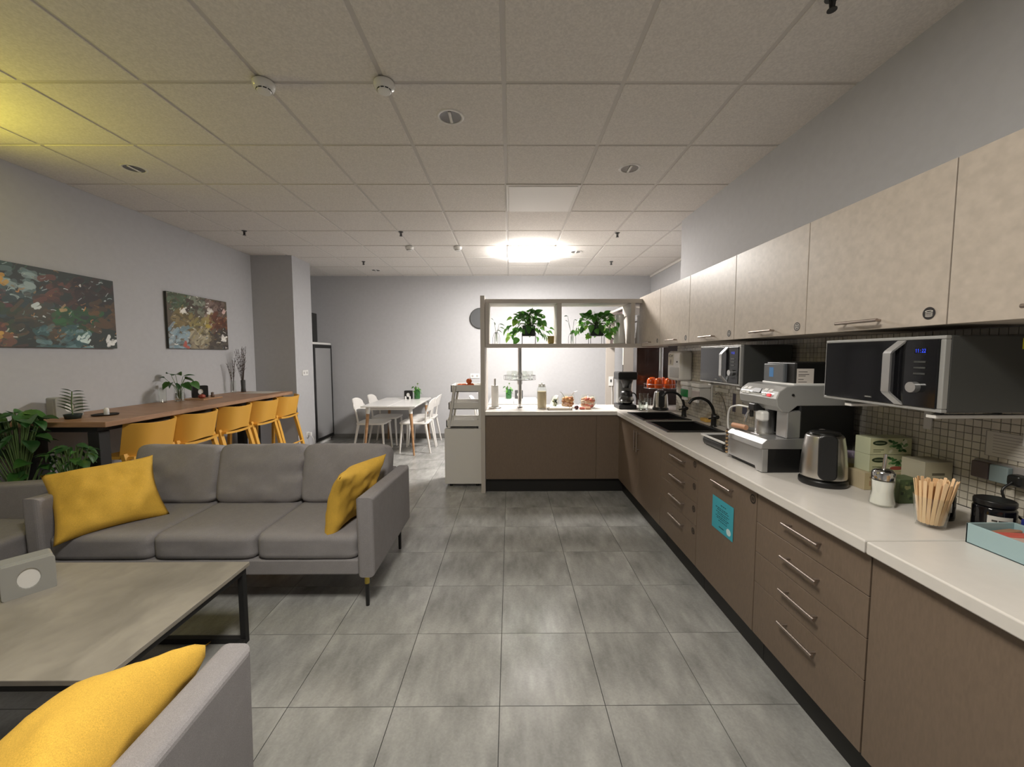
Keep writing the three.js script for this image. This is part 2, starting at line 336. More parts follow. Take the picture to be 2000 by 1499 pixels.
{ // yellow wall uplight, left of the frame: its glow tints the ceiling corner
  const x = XL + 0.09, z = -1.95, t = thing('wall_uplight', 'small half-bowl wall uplight with yellow glow on left wall', 'wall light', [x, 2.18, z]);
  add('bowl', lathe([[0.02, 0], [0.05, 0.01], [0.075, 0.05], [0.082, 0.10], [0.079, 0.10], [0.070, 0.05], [0.045, 0.014]], x, 2.18, z, 24), M.white, t);
  add('bracket', bx(XL, x - 0.04, 2.19, 2.23, z - 0.02, z + 0.02), M.white, t);
  add('bulb', sph(0.022, x, 2.235, z), mat([0.9, 0.8, 0.3], 0.5, { emissive: new THREE.Color().setRGB(1, 0.85, 0.15), emissiveIntensity: 3 }), t);
  const l = new THREE.SpotLight(new THREE.Color().setRGB(1, 0.87, 0.08), 3.2, 0, 1.25, 0.8, 2); l.position.set(x, 2.29, z); l.target.position.set(x + 0.45, 3, z - 0.02); l.castShadow = true; l.shadow.radius = 2; scene.add(l, l.target);
}

// ---------------------------------------------------------------- kitchen run on the right
const FX = 1.14;                                        // face of the base units
function handleZ(x, y, z0, z1, r = 0.006, off = 0.028) {  // bar handle running along the wall, on a face that looks towards -x
  return [rod([x - off, y, z0], [x - off, y, z1], r, 10), rod([x, y, z0 + 0.02], [x - off, y, z0 + 0.02], r * 0.8, 8), rod([x, y, z1 - 0.02], [x - off, y, z1 - 0.02], r * 0.8, 8)];
}
function stickerTex(kind) {
  return canvasTex(128, 128, (c) => {
    c.fillStyle = '#16110f'; c.beginPath(); c.arc(64, 64, 63, 0, 7); c.fill();
    c.strokeStyle = '#d8d2c8'; c.fillStyle = '#d8d2c8'; c.lineWidth = 6;
    if (kind === 'plates') { for (let i = 0; i < 4; i++) { c.beginPath(); c.ellipse(64, 44 + i * 14, 36, 10, 0, 0, 7); c.fillStyle = i ? '#d8d2c8' : '#16110f'; if (i) { c.beginPath(); c.ellipse(64, 44 + i * 14, 36, 12, 0, 0.15, 2.99); c.stroke(); } else { c.stroke(); } } }
    else if (kind === 'cups') { c.strokeRect(36, 40, 22, 46); c.strokeRect(68, 40, 22, 46); c.beginPath(); c.arc(64, 64, 46, 0, 7); c.stroke(); }
    else if (kind === 'cutlery') { c.beginPath(); c.arc(64, 64, 44, 0, 7); c.stroke(); c.fillRect(50, 34, 6, 60); c.fillRect(72, 34, 6, 60); c.fillRect(68, 34, 14, 24); }
    else { c.beginPath(); c.arc(64, 64, 40, 0, 7); c.stroke(); c.fillRect(46, 52, 36, 10); c.fillRect(46, 70, 36, 10); }
  });
}
const stickerMats = { plates: mat([1, 1, 1], 0.5, { map: stickerTex('plates') }), cups: mat([1, 1, 1], 0.5, { map: stickerTex('cups') }), cutlery: mat([1, 1, 1], 0.5, { map: stickerTex('cutlery') }), dish: mat([1, 1, 1], 0.5, { map: stickerTex('dish') }) };
const ringTex = (() => canvasTex(128, 128, (c) => { c.fillStyle = '#5a4c40'; c.fillRect(0, 0, 128, 128); c.strokeStyle = '#17110d'; c.lineWidth = 16; c.beginPath(); c.arc(64, 64, 52, 0, 7); c.stroke(); c.lineWidth = 9; c.strokeRect(44, 48, 40, 30); c.beginPath(); c.moveTo(44, 64); c.lineTo(84, 64); c.stroke(); }))();
const ringMat = mat([1, 1, 1], 0.5, { map: ringTex });
function disc(x, y, z, r) { return new THREE.CircleGeometry(r, 28).rotateY(-Math.PI / 2).translate(x, y, z); }
function flatX(x, y0, y1, z0, z1) {                     // a printed face that looks towards -x; its left is the far side
  return new THREE.PlaneGeometry(z1 - z0, y1 - y0).rotateY(-Math.PI / 2).translate(x, (y0 + y1) / 2, (z0 + z1) / 2);
}
function baseUnit(name, label, z0, z1) {
  const t = thing(name, label, 'cabinet', [FX + 0.3, 0, (z0 + z1) / 2]);
  add('body', plainBox(FX + 0.020, XR - 0.002, 0.15, name === 'sink_cabinet' ? 0.695 : 0.826, z0 + 0.0005, z1 - 0.0005), M.carcass, t);
  add('plinth', plainBox(FX + 0.06, FX + 0.078, 0, 0.15, name === 'sink_cabinet' ? z0 - 0.056 : z0, z1), M.plinth, t);
  return t;
}
{ // the plain unit nearest the camera
  const t = baseUnit('base_cabinet', 'plain brown base cabinet nearest the camera, without handles', -1.222, -0.30);
  add('door', bx(FX, FX + 0.018, 0.15, 0.824, -1.2205, -0.70, 0.0015), M.brown, t);
  add('door', bx(FX, FX + 0.018, 0.15, 0.824, -0.697, -0.302, 0.0015), M.brown, t);
}
function drawerStack(label, z0, z1, hz0, hz1, stickers) {
  const t = baseUnit('drawer_cabinet', label, z0, z1), ys = [0.15, 0.399, 0.541, 0.682, 0.824], hy = [0.338, 0.479, 0.621, 0.760];
  for (let i = 0; i < 4; i++) {
    const d = add('drawer', bx(FX, FX + 0.018, ys[i] + 0.0012, ys[i + 1] - 0.0012, z0 + 0.0015, z1 - 0.0015, 0.0015), M.brown, t);
    add('handle', handleZ(FX, hy[i], hz0, hz1), M.handle, d);
    if (stickers) add('round_sticker', disc(FX - 0.001, hy[i] + 0.018, stickers, 0.021), ringMat, d);
  }
}
drawerStack('brown four-drawer cabinet between the blue notice door and the plain near cabinet', -1.812, -1.225, -1.606, -1.411);
drawerStack('brown four-drawer cabinet with round stickers, further along near the sinks', -2.995, -2.400, -2.767, -2.555, -2.440);
{
  const t = baseUnit('dishwasher_cabinet', 'brown door with turquoise notice, between the two drawer cabinets', -2.397, -1.815);
  const d = add('door', bx(FX, FX + 0.018, 0.15, 0.824, -2.3955, -1.8165, 0.0015), M.brown, t);
  add('handle', handleZ(FX, 0.760, -2.185, -1.995), M.handle, d);
  add('round_sticker', disc(FX - 0.001, 0.776, -1.845, 0.023), ringMat, d);
  const noteTex = canvasTex(256, 256, (c) => {
    c.fillStyle = '#3fa6b8'; c.fillRect(0, 0, 256, 256); c.fillStyle = '#12343c'; c.font = 'bold 15px sans-serif'; c.textAlign = 'center';
    for (const [y, w, x] of [[50, 50, 130], [78, 150, 118], [92, 130, 128], [112, 150, 126], [126, 120, 128], [144, 160, 126], [158, 120, 120], [176, 90, 128]]) { let xx = x - w / 2; while (xx < x + w / 2) { const l = 6 + hash(xx, y, 3) * 18; c.fillRect(xx, y - 7, l, 6); xx += l + 5; } }
    c.fillRect(90, 216, 60, 7); c.fillStyle = '#cfe6e8'; c.beginPath(); c.arc(206, 208, 26, 0, 7); c.fill();
  });
  single('turquoise_notice', [flatX(FX - 0.0025, 0.492, 0.672, -2.210, -1.997)], mat([1, 1, 1], 0.6, { map: noteTex, side: THREE.DoubleSide }), 'square turquoise notice with dark lines of text and pale round logo, stuck on door', 'notice');
}
{ // sink unit: two doors with upright handles
  const t = baseUnit('sink_cabinet', 'brown two-door sink cabinet in the inner corner of the kitchen', -4.169, -2.998);
  for (const [a, b, h] of [[-3.535, -3.0, -3.50], [-4.168, -3.538, -3.575]]) {
    const d = add('door', bx(FX, FX + 0.018, 0.15, 0.824, a, b, 0.0015), M.brown, t);
    add('handle', [rod([FX - 0.028, 0.60, h], [FX - 0.028, 0.78, h], 0.006, 10), rod([FX, 0.62, h], [FX - 0.028, 0.62, h], 0.005), rod([FX, 0.76, h], [FX - 0.028, 0.76, h], 0.005)], M.handle, d);
  }
}
const ZI = -4.17;                                       // face of the island
{
  const t = thing('island_cabinet', 'brown-fronted island cabinet on black plinth under the plant shelf', 'cabinet', [0.45, 0, -4.45]);
  add('body', plainBox(-0.256, XR, 0.15, 0.826, -4.72, ZI - 0.019), M.carcass, t);
  add('plinth', plainBox(-0.256, FX + 0.10, 0, 0.15, ZI - 0.075, ZI - 0.055), M.plinth, t);
  add('front_panel', bx(-0.255, 0.903, 0.15, 0.824, ZI - 0.018, ZI, 0.0015), M.brown, t);
  add('front_panel', bx(0.905, FX + 0.016, 0.15, 0.824, ZI - 0.018, ZI, 0.0015), M.brown, t);
}
// worktops: the near slab, the long slab with two sink cut-outs, the island slab
const WT = 0.87, WB = 0.828, SK = [[1.205, 1.60, -4.02, -3.575], [1.205, 1.60, -3.46, -3.02]];
single('worktop', bx(1.11, XR - 0.013, WB, WT, -1.216, -0.20, 0.006), M.top, 'pale worktop slab nearest the camera, beyond the visible joint', 'worktop');
{
  const s = poly([[1.115, 1.224], [XR - 0.018, 1.224], [XR - 0.018, 4.140], [1.115, 4.140]]);
  for (const [x0, x1, z0, z1] of SK) { const h = new THREE.Path(); h.moveTo(x0 - 0.005, -z1 - 0.005); h.lineTo(x0 - 0.005, -z0 + 0.005); h.lineTo(x1 + 0.005, -z0 + 0.005); h.lineTo(x1 + 0.005, -z1 - 0.005); h.closePath(); s.holes.push(h); }
  const list = ext(s, WT - WB, 0.005).rotateX(-Math.PI / 2).translate(0, WB, 0);
  single('worktop', list, M.top, 'long pale worktop slab holding the two black sinks', 'worktop');
}
single('worktop', bx(-0.256, 2.05, WB, WT, -4.73, -4.146, 0.006), M.top, 'pale island worktop slab under the plant shelf', 'worktop');
SK.forEach(([x0, x1, z0, z1], i) => {
  const t = thing('sink', i ? 'black composite sink, nearer of the two' : 'black composite sink, farther of the two by the kettle', 'sink', [(x0 + x1) / 2, WT - 0.17, (z0 + z1) / 2]);
  const r = 0.022;
  add('rim', [bx(x0 - r, x1 + r, WT - 0.004, WT + 0.007, z0 - r, z0 + 0.012, 0.003), bx(x0 - r, x1 + r, WT - 0.004, WT + 0.007, z1 - 0.012, z1 + r, 0.003), bx(x0 - r, x0 + 0.012, WT - 0.004, WT + 0.007, z0, z1, 0.003), bx(x1 - 0.012, x1 + r, WT - 0.004, WT + 0.007, z0, z1, 0.003)], M.black, t);
  add('bowl', [plainBox(x0 + 0.002, x1 - 0.002, WT - 0.17, WT - 0.16, z0 + 0.002, z1 - 0.002), plainBox(x0 + 0.002, x0 + 0.011, WT - 0.16, WT - 0.004, z0 + 0.002, z1 - 0.002), plainBox(x1 - 0.011, x1 - 0.002, WT - 0.16, WT - 0.004, z0 + 0.002, z1 - 0.002), plainBox(x0 + 0.011, x1 - 0.011, WT - 0.16, WT - 0.004, z0 + 0.002, z0 + 0.011), plainBox(x0 + 0.011, x1 - 0.011, WT - 0.16, WT - 0.004, z1 - 0.011, z1 - 0.002)], M.black, t);
  add('drain', cyl(0.04, 0.04, WT - 0.160, WT - 0.157, (x0 + x1) / 2, (z0 + z1) / 2, 20), M.steel, t);
});
function faucet(x, z, label) {
  const t = thing('faucet', label, 'faucet', [x, WT, z], 'black faucets');
  add('base', lathe([[0, 0], [0.027, 0], [0.027, 0.006], [0.021, 0.012], [0.021, 0.10], [0.017, 0.105], [0, 0.105]], x, WT, z, 20), M.black, t);
  add('spout', tube([[x, WT + 0.10, z], [x - 0.012, WT + 0.15, z], [x - 0.05, WT + 0.205, z], [x - 0.11, WT + 0.232, z], [x - 0.175, WT + 0.222, z], [x - 0.205, WT + 0.190, z]], 0.0115, 28, 10), M.black, t);
  add('lever', [cyl(0.016, 0.016, 0, 0.05, 0, 0, 16).rotateX(Math.PI / 2).translate(x, WT + 0.085, z + 0.01), rod([x - 0.005, WT + 0.085, z + 0.045], [x - 0.075, WT + 0.075, z + 0.07], 0.006, 8)], M.black, t);
}
faucet(1.645, -3.78, 'black arched faucet of the farther sink, below the towel dispenser');
faucet(1.655, -3.24, 'black arched faucet of the nearer sink, beside the soap dispensers');

// wall cabinets
const UX = 1.38, UY0 = 1.546, UY1 = 2.057, UZ = [-4.330, -3.730, -3.120, -2.492, -1.890, -1.278, -0.670];
const upperNames = ['first pale wall cabinet, at the far end by the plant shelf', 'second pale wall cabinet from the plant shelf', 'third pale wall cabinet from the plant shelf, left of the far microwave', 'fourth pale wall cabinet from the plant shelf, above the far microwave', 'pale wall cabinet with the largest round plate sticker, above the near microwave', 'pale wall cabinet nearest the camera, cut by the right edge'];
for (let i = 0; i < 6; i++) {
  const a = UZ[i], b = UZ[i + 1], t = thing('wall_cabinet', upperNames[i], 'wall cabinet', [UX + 0.18, UY0, (a + b) / 2], 'pale wall cabinets in a row');
  add('body', plainBox(UX + 0.020, (i ? XR - 0.012 : XR - 0.012), UY0 + 0.002, UY1, a + 0.0005, b - 0.0005), M.beigeEdge, t);
  const d = add('door', bx(UX, UX + 0.018, UY0, UY1, a + 0.002, b - 0.002, 0.0018), M.beige, t);
  const c = (a + b) / 2;
  add('handle', handleZ(UX, UY0 + 0.032, c - 0.095, c + 0.095, 0.0062, 0.030), M.handle, d);
  if (i < 5) add('round_sticker', disc(UX - 0.001, UY0 + 0.040, b - 0.055, 0.0205), stickerMats[i === 4 ? 'plates' : i === 3 ? 'cups' : 'dish'], d);
}
// microwaves on wall brackets
const timeTex = canvasTex(128, 48, (c) => { c.fillStyle = '#000'; c.fillRect(0, 0, 128, 48); c.fillStyle = '#2a4bff'; c.font = 'bold 40px monospace'; c.textAlign = 'center'; c.textBaseline = 'middle'; c.fillText('11:22', 64, 26); });
const brandTex = canvasTex(256, 48, (c) => { c.fillStyle = '#08080a'; c.fillRect(0, 0, 256, 48); c.fillStyle = '#b9b9b4'; c.font = 'bold 36px sans-serif'; c.textAlign = 'center'; c.textBaseline = 'middle'; c.fillText('SAMSUNG', 128, 26); });
function microwave(z0, z1, label) {
  const x0 = 1.385, x1 = 1.70, y0 = 1.262, y1 = 1.512, t = thing('microwave_oven', label, 'microwave', [(x0 + x1) / 2, y0, (z0 + z1) / 2], 'microwave ovens under the wall cabinets');
  const W = z1 - z0, Z = f => z0 + W * f;
  add('casing', bx(x0 + 0.018, x1, y0, y1, z0, z1, 0.006), M.darkGrey, t);
  add('front_frame', [bx(x0, x0 + 0.020, y1 - 0.012, y1, z0, z1, 0.003), bx(x0, x0 + 0.020, y0, y0 + 0.012, z0, z1, 0.003), bx(x0, x0 + 0.020, y0 + 0.012, y1 - 0.012, z0, z0 + 0.008, 0.003), bx(x0, x0 + 0.020, y0 + 0.012, y1 - 0.012, z1 - 0.016, z1, 0.003)], M.silverPaint, t);
  const d = add('door', bx(x0 - 0.004, x0 + 0.019, y0 + 0.012, y1 - 0.012, z0 + 0.008, Z(0.70), 0.002), M.blackGloss, t);
  add('maker_mark', flatX(x0 - 0.0045, y0 + 0.024, y0 + 0.032, Z(0.42), Z(0.50)), mat([1, 1, 1], 0.4, { map: brandTex }), d);
  const hp = [[x0 - 0.003, y0 + 0.014, Z(0.715)], [x0 - 0.024, y0 + 0.050, Z(0.660)], [x0 - 0.027, y0 + 0.058, Z(0.655)], [x0 - 0.027, y1 - 0.058, Z(0.655)], [x0 - 0.024, y1 - 0.050, Z(0.660)], [x0 - 0.003, y1 - 0.014, Z(0.715)]];
  add('door_handle', slab((u, v) => { const k = Math.min(4, Math.floor(v * 5)), f = v * 5 - k, a = hp[k], b = hp[k + 1]; return [a[0] + (b[0] - a[0]) * f, a[1] + (b[1] - a[1]) * f, a[2] + (b[2] - a[2]) * f + (u - 0.5) * 0.030]; }, 0.007, 2, 20), M.silver, d);
  const p = add('control_panel', bx(x0 - 0.004, x0 + 0.019, y0 + 0.012, y1 - 0.012, Z(0.702), z1 - 0.016, 0.002), M.blackGloss, t);
  add('clock_display', flatX(x0 - 0.0048, y1 - 0.058, y1 - 0.038, Z(0.81), Z(0.89)), mat([0, 0, 0], 0.3, { emissive: new THREE.Color(1, 1, 1), emissiveMap: timeTex, emissiveIntensity: 1.4 }), p);
  add('dial', [cyl(0.018, 0.018, 0, 0.020, 0, 0, 28).rotateZ(Math.PI / 2).translate(x0 - 0.003, y0 + 0.078, Z(0.83))], M.silver, p);
  for (let k = 0; k < 3; k++) add('button', bx(x0 - 0.0065, x0 - 0.003, y0 + 0.121 + k * 0.020, y0 + 0.127 + k * 0.020, Z(0.81), Z(0.89), 0.001), M.darkGrey, p);
  add('foot', [cyl(0.012, 0.012, y0 - 0.010, y0 + 0.002, x0 + 0.06, z0 + 0.06, 12), cyl(0.012, 0.012, y0 - 0.010, y0 + 0.002, x0 + 0.06, z1 - 0.06, 12), cyl(0.012, 0.012, y0 - 0.010, y0 + 0.002, x1 - 0.06, z0 + 0.06, 12), cyl(0.012, 0.012, y0 - 0.010, y0 + 0.002, x1 - 0.06, z1 - 0.06, 12)], M.black, t);
  return t;
}
const mwN = microwave(-1.766, -1.280, 'large black microwave nearest the camera, blue clock reading 11:22');
add('energy_sticker', new THREE.PlaneGeometry(0.05, 0.035).translate(1.655, 1.485, -1.2790), mat([0.75, 0.68, 0.04], 0.6), mwN);
microwave(-2.926, -2.420, 'smaller-looking black microwave farther along, left of the espresso machine');
function bracket(z, label) {
  const t = thing('shelf_bracket', label, 'bracket', [XR - 0.012, 1.18, z], 'white microwave wall brackets');
  add('arm', bx(1.40, XR - 0.012, 1.2395, 1.2515, z - 0.016, z + 0.016, 0.002), M.white, t);
  add('wall_plate', bx(XR - 0.018, XR - 0.0125, 1.14, 1.2395, z - 0.016, z + 0.016, 0.001), M.white, t);
}
bracket(-1.655, 'white bracket under the far end of the near microwave'); bracket(-1.325, 'white bracket under the camera end of the near microwave');
bracket(-2.82, 'white bracket under the far end of the far microwave'); bracket(-2.46, 'white bracket under the near end of the far microwave');
// ---------------------------------------------------------------- sofas, cushions, coffee table
function puff(w, h, d, e = 7, bulge = 0.0, nx = 14, ny = 10, nz = 6, wr = 0, sd = 1) {     // upholstered block: rounded, slightly swollen
  let g = new THREE.BoxGeometry(2, 2, 2, nx, ny, nz); g.deleteAttribute('uv'); g.deleteAttribute('normal'); g = mergeVertices(g, 1e-5);
  const p = g.attributes.position;
  for (let i = 0; i < p.count; i++) {
    let x = p.getX(i), y = p.getY(i), z = p.getZ(i);
    const s = Math.pow(Math.pow(Math.abs(x), e) + Math.pow(Math.abs(y), e) + Math.pow(Math.abs(z), e), 1 / e); const X = x / s, Y = y / s, Z = z / s;
    const b = 1 + bulge * (1 - X * X) * (1 - Y * Y);
    const n = wr * (vnoise(X * 3 + sd, Y * 3 + Z, sd, 64) - 0.5);
    p.setXYZ(i, X * w / 2 + n, Y * h / 2 + n * 0.6, Z * d / 2 * b + n);
  }
  g.setAttribute('uv', new THREE.Float32BufferAttribute(new Float32Array(p.count * 2), 2));
  g.computeVertexNormals(); return g;
}
function sofaLike(name, label, cat, W, seats, opts = {}) {
  const t = thing(name, label, cat, [0, 0, 0], undefined, true), h = W / 2, A = 0.095, zb = -0.42, zf = opts.zf ?? 0.40, af = opts.af ?? 0.42;
  const side = poly([[zb, 0.195], [af - 0.01, 0.195], [af, 0.66], [zb, 0.615]]);
  add('base', bx(-h + A, h - A, 0.20, 0.292, zb + 0.02, zf - 0.005, 0.012), M.fabric, t);
  for (const s of [-1, 1]) {
    const g = new THREE.ExtrudeGeometry(side, { depth: A - 0.05, bevelEnabled: true, bevelThickness: 0.025, bevelSize: 0.022, bevelOffset: -0.022, bevelSegments: 4 }).rotateY(-Math.PI / 2).translate(s > 0 ? h - 0.025 : -h + A - 0.025, 0, 0);
    add('arm', g, M.fabric, t);
  }
  add('backrest', bx(-h + A - 0.01, h - A + 0.01, 0.20, 0.615, zb, zb + 0.11, 0.025), M.fabric, t);
  const cw = (W - 2 * A) / seats;
  for (let i = 0; i < seats; i++) {
    const x = -h + A + cw * (i + 0.5);
    add('seat_cushion', puff(cw - 0.001, 0.150, zf - zb - 0.10, 13, 0, 18, 8, 18, 0.006, i + 3).translate(x, 0.362, (zf + zb + 0.10) / 2), M.fabric, t);
    if (!opts.noBack) add('back_cushion', puff(cw + 0.006, 0.405, 0.185, 8.5, 0.20, 20, 16, 8, 0.022, i + 11).rotateX(-0.24).translate(x, 0.617, -0.225), M.fabric, t);
  }
  for (const sx of [-1, 1]) for (const z of [zb + 0.09, af - 0.06]) {
    const l = add('leg', cyl(0.0105, 0.013, 0, 0.20, sx * (h - 0.06), z, 14), M.black, t);
    add('leg_ring', cyl(0.0142, 0.0142, 0.135, 0.195, sx * (h - 0.06), z, 14), mat([0.55, 0.42, 0.10], 0.3, { metalness: 1 }), l);
  }
  return t;
}
const sofa1 = sofaLike('sofa', 'grey fabric three-seat sofa in front of the yellow bar stools', 'sofa', 1.95, 3); sofa1.position.set(-1.745, 0, -2.62);
const sofa2 = sofaLike('sofa', 'grey fabric sofa in the lower left foreground, only its arm showing', 'sofa', 1.25, 2, { zf: 0.14 }); sofa2.position.set(-1.378, 0, -0.71); sofa2.scale.y = 0.925; sofa2.rotation.y = Math.PI;
const chairL = sofaLike('armchair', 'shadowed grey armchair cut by the left edge beside the sofa', 'armchair', 0.82, 1, { noBack: true, zf: 0.33, af: 0.35 }); chairL.position.set(-3.095, 0, -2.155); chairL.scale.y = 1.03; chairL.rotation.y = Math.PI / 2;
function pillow(w, h, T, C, ex, ey, label, sd) {
  const n = 26, pos = [], idx = [];
  for (const s of [1, -1]) for (let j = 0; j <= n; j++) for (let i = 0; i <= n; i++) {
    const u = -1 + 2 * i / n, v = -1 + 2 * j / n;
    const px = 1 - 0.10 * (1 - v * v) * Math.abs(u) ** 3, py = 1 - 0.10 * (1 - u * u) * Math.abs(v) ** 3;
    const th = T / 2 * Math.pow(Math.max(0, (1 - u * u) * (1 - v * v)), 0.42);
    const fold = (vnoise(u * 2.2 + sd * 3, v * 2.2, sd, 64) - 0.5) * 0.035 * (1 - u * u * v * v) + (vnoise(u * 5 + sd, v * 5 + 7, sd + 4, 64) - 0.5) * 0.014;
    const wave = 0.02 * Math.sin(u * 2.3 + sd) * Math.abs(v) + 0.02 * Math.sin(v * 2.6 + sd * 2) * Math.abs(u);
    const e = Math.min(1, 4 * (1 - Math.max(Math.abs(u), Math.abs(v))));
    pos.push(u * px * w / 2, v * py * h / 2, s * th + fold * e * s + wave);
  }
  const N = (n + 1) * (n + 1);
  for (let j = 0; j < n; j++) for (let i = 0; i < n; i++) { const a = j * (n + 1) + i, b = a + 1, c = a + n + 1, d = c + 1; idx.push(a, b, d, a, d, c, a + N, d + N, b + N, a + N, c + N, d + N); }
  let g = new THREE.BufferGeometry(); g.setAttribute('position', new THREE.Float32BufferAttribute(pos, 3)); g.setIndex(idx); g = mergeVertices(g, 1e-4);
  g.setAttribute('uv', new THREE.Float32BufferAttribute(new Float32Array(g.attributes.position.count * 2), 2)); g.computeVertexNormals();
  const X = V3(...ex).normalize(), Z = X.clone().cross(V3(...ey)).normalize(), Y = Z.clone().cross(X);
  g.applyMatrix4(new THREE.Matrix4().makeBasis(X, Y, Z).setPosition(...C));
  return single('throw_cushion', g, M.yellow, label, 'cushion', 'yellow throw cushions');
}
pillow(0.50, 0.45, 0.15, [-2.46, 0.595, -2.43], [0.30, 0.03, -0.36], [-0.22, 0.33, -0.13], 'yellow throw cushion leaning on the left arm of the three-seat sofa', 2);
pillow(0.47, 0.42, 0.14, [-0.96, 0.60, -2.44], [0.10, 0.02, -0.42], [0.13, 0.34, 0.0], 'yellow throw cushion leaning on the right arm of the three-seat sofa', 5);
pillow(0.50, 0.48, 0.24, [-1.045, 0.515, -0.845], [0.05, 0.04, 0.44], [0.30, 0.22, -0.06], 'yellow throw cushion in the lower left foreground against a grey sofa arm', 8);
{
  const x0 = -2.70, x1 = -1.32, z0 = -1.985, z1 = -1.235, H = 0.41, t = thing('coffee_table', 'low coffee table with stone-look top on black square-tube frame', 'coffee table', [(x0 + x1) / 2, 0, (z0 + z1) / 2]);
  add('tabletop', bx(x0, x1, H - 0.02, H, z0, z1, 0.003), M.tabletop, t);
  const f = 0.028, i = 0.012, a0 = x0 + i, a1 = x1 - i, b0 = z0 + i, b1 = z1 - i, y = H - 0.0205;
  for (const [lx, lz] of [[a0, b0], [a1 - f, b0], [a0, b1 - f], [a1 - f, b1 - f]]) add('leg', bx(lx, lx + f, 0, y - f, lz, lz + f, 0.002), M.blackMatte, t);
  add('top_rail', [bx(a0, a1, y - f, y, b0, b0 + f, 0.002), bx(a0, a1, y - f, y, b1 - f, b1, 0.002), bx(a0, a0 + f, y - f, y, b0 + f, b1 - f, 0.002), bx(a1 - f, a1, y - f, y, b0 + f, b1 - f, 0.002)], M.blackMatte, t);
  for (const g of [bx(a0 + f, a1 - f, 0, f, b0, b0 + f, 0.002), bx(a0 + f, a1 - f, 0, f, b1 - f, b1, 0.002), bx(a1 - f, a1, 0, f, b0 + f, b1 - f, 0.002), bx(a0, a0 + f, 0, f, b0 + f, b1 - f, 0.002)]) add('floor_rail', g, M.blackMatte, t);
}
function napkinBox(x, y, z, turn, w, h, d, m, label, dot = 0.032) {       // napkin holder: block with a round opening showing white paper
  const t = thing('napkin_holder', label, 'napkin holder', [x, y, z], undefined, true); t.rotation.y = turn;
  const s = roundRect(w, h, 0.012), hole = new THREE.Path(); hole.absellipse(0, 0, dot * 0.84, dot * 1.08, 0, Math.PI * 2, true); s.holes.push(hole);
  add('case', [ext(s, 0.012, 0.002).translate(0, h / 2, d / 2 - 0.012), ext(roundRect(w - 0.001, h - 0.001, 0.0115), d - 0.035, 0.002).translate(0, h / 2, -d / 2), bx(-w / 2 + 0.004, w / 2 - 0.004, h - 0.016, h - 0.0015, -d / 2 + 0.01, d / 2 - 0.004, 0.003), bx(-w / 2 + 0.0012, -w / 2 + 0.012, 0.008, h - 0.008, -d / 2 + 0.01, d / 2 - 0.004, 0.003), bx(w / 2 - 0.012, w / 2 - 0.0012, 0.008, h - 0.008, -d / 2 + 0.01, d / 2 - 0.004, 0.003)], m, t);
  add('napkins', cyl(dot + 0.004, dot + 0.004, 0, 0.012, 0, 0, 28).rotateX(Math.PI / 2).scale(0.88, 1.08, 1).translate(0, h / 2, d / 2 - 0.020), M.paper, t);
  return t;
}
napkinBox(-2.15, 0.41, -1.745, 0.95, 0.155, 0.145, 0.12, M.ceramicGrey, 'grey napkin holder with round white opening on the coffee table', 0.043);

// ---------------------------------------------------------------- leaves and plants
function leafGeo(L, W, droop, fold, heart) {
  return surf((u, v) => {
    const s = (v - 0.5) * 2; let w = heart ? Math.pow(Math.sin(Math.PI * Math.pow(u * 0.97 + 0.03, 0.62)), 0.85) : Math.sin(Math.PI * Math.pow(u, 0.85));
    w = Math.max(0, w) * W / 2; const x = u * L;
    return [x * (1 - droop * 0.25 * u), -droop * L * u * u * 0.6 + fold * Math.abs(s) * w, s * w];
  }, 7, 4);
}
const LG = { heart: leafGeo(1, 0.72, 0.55, 0.35, true), heart2: leafGeo(1, 0.80, 0.30, 0.45, true), lance: leafGeo(1, 0.34, 0.35, 0.4, false), slim: leafGeo(1, 0.17, 0.25, 0.3, false), zz: leafGeo(1, 0.24, 0.30, 0.2, false) };
function leaf(parent, geo, m, p, az, pitch, L, roll = 0) {       // one leaf as its own part: from p, heading az, tilted up by pitch
  const o = new THREE.Mesh(geo, m); o.name = 'leaf'; o.castShadow = o.receiveShadow = true; o.position.set(...p); o.rotation.set(roll, az, pitch, 'YZX'); o.scale.setScalar(L); parent.add(o); return o;
}
function bushy(parent, c, R, n, L, mats, geos, up = 0.6) {       // leaves on short arching stems; c is the rim centre, local to parent
  const stems = [];
  for (let i = 0; i < n; i++) {
    const az = i * 2.39996 + rr(-0.3, 0.3), q = Math.sqrt((i + 0.5) / n), el = (1 - q) * up + rr(-0.12, 0.16), d = R * (0.35 + 0.65 * q) * rr(0.8, 1.1);
    const p = [c[0] + Math.cos(az) * d * 0.8, c[1] + el * R * 1.25 - q * q * R * 0.35 + 0.02, c[2] - Math.sin(az) * d * 0.62];
    stems.push(tube([[c[0], c[1] - 0.02, c[2]], [c[0] + (p[0] - c[0]) * 0.5, Math.max(p[1], c[1]) + R * 0.12, c[2] + (p[2] - c[2]) * 0.5], p], 0.0016, 8, 4));
    leaf(parent, geos[i % geos.length], mats[Math.floor(rr(0, mats.length))], p, az + rr(-0.5, 0.5), rr(-0.7, 0.35) - q * 0.4, L * rr(0.75, 1.2), rr(-0.5, 0.5));
  }
  add('stems', stems, M.stem, parent);
}
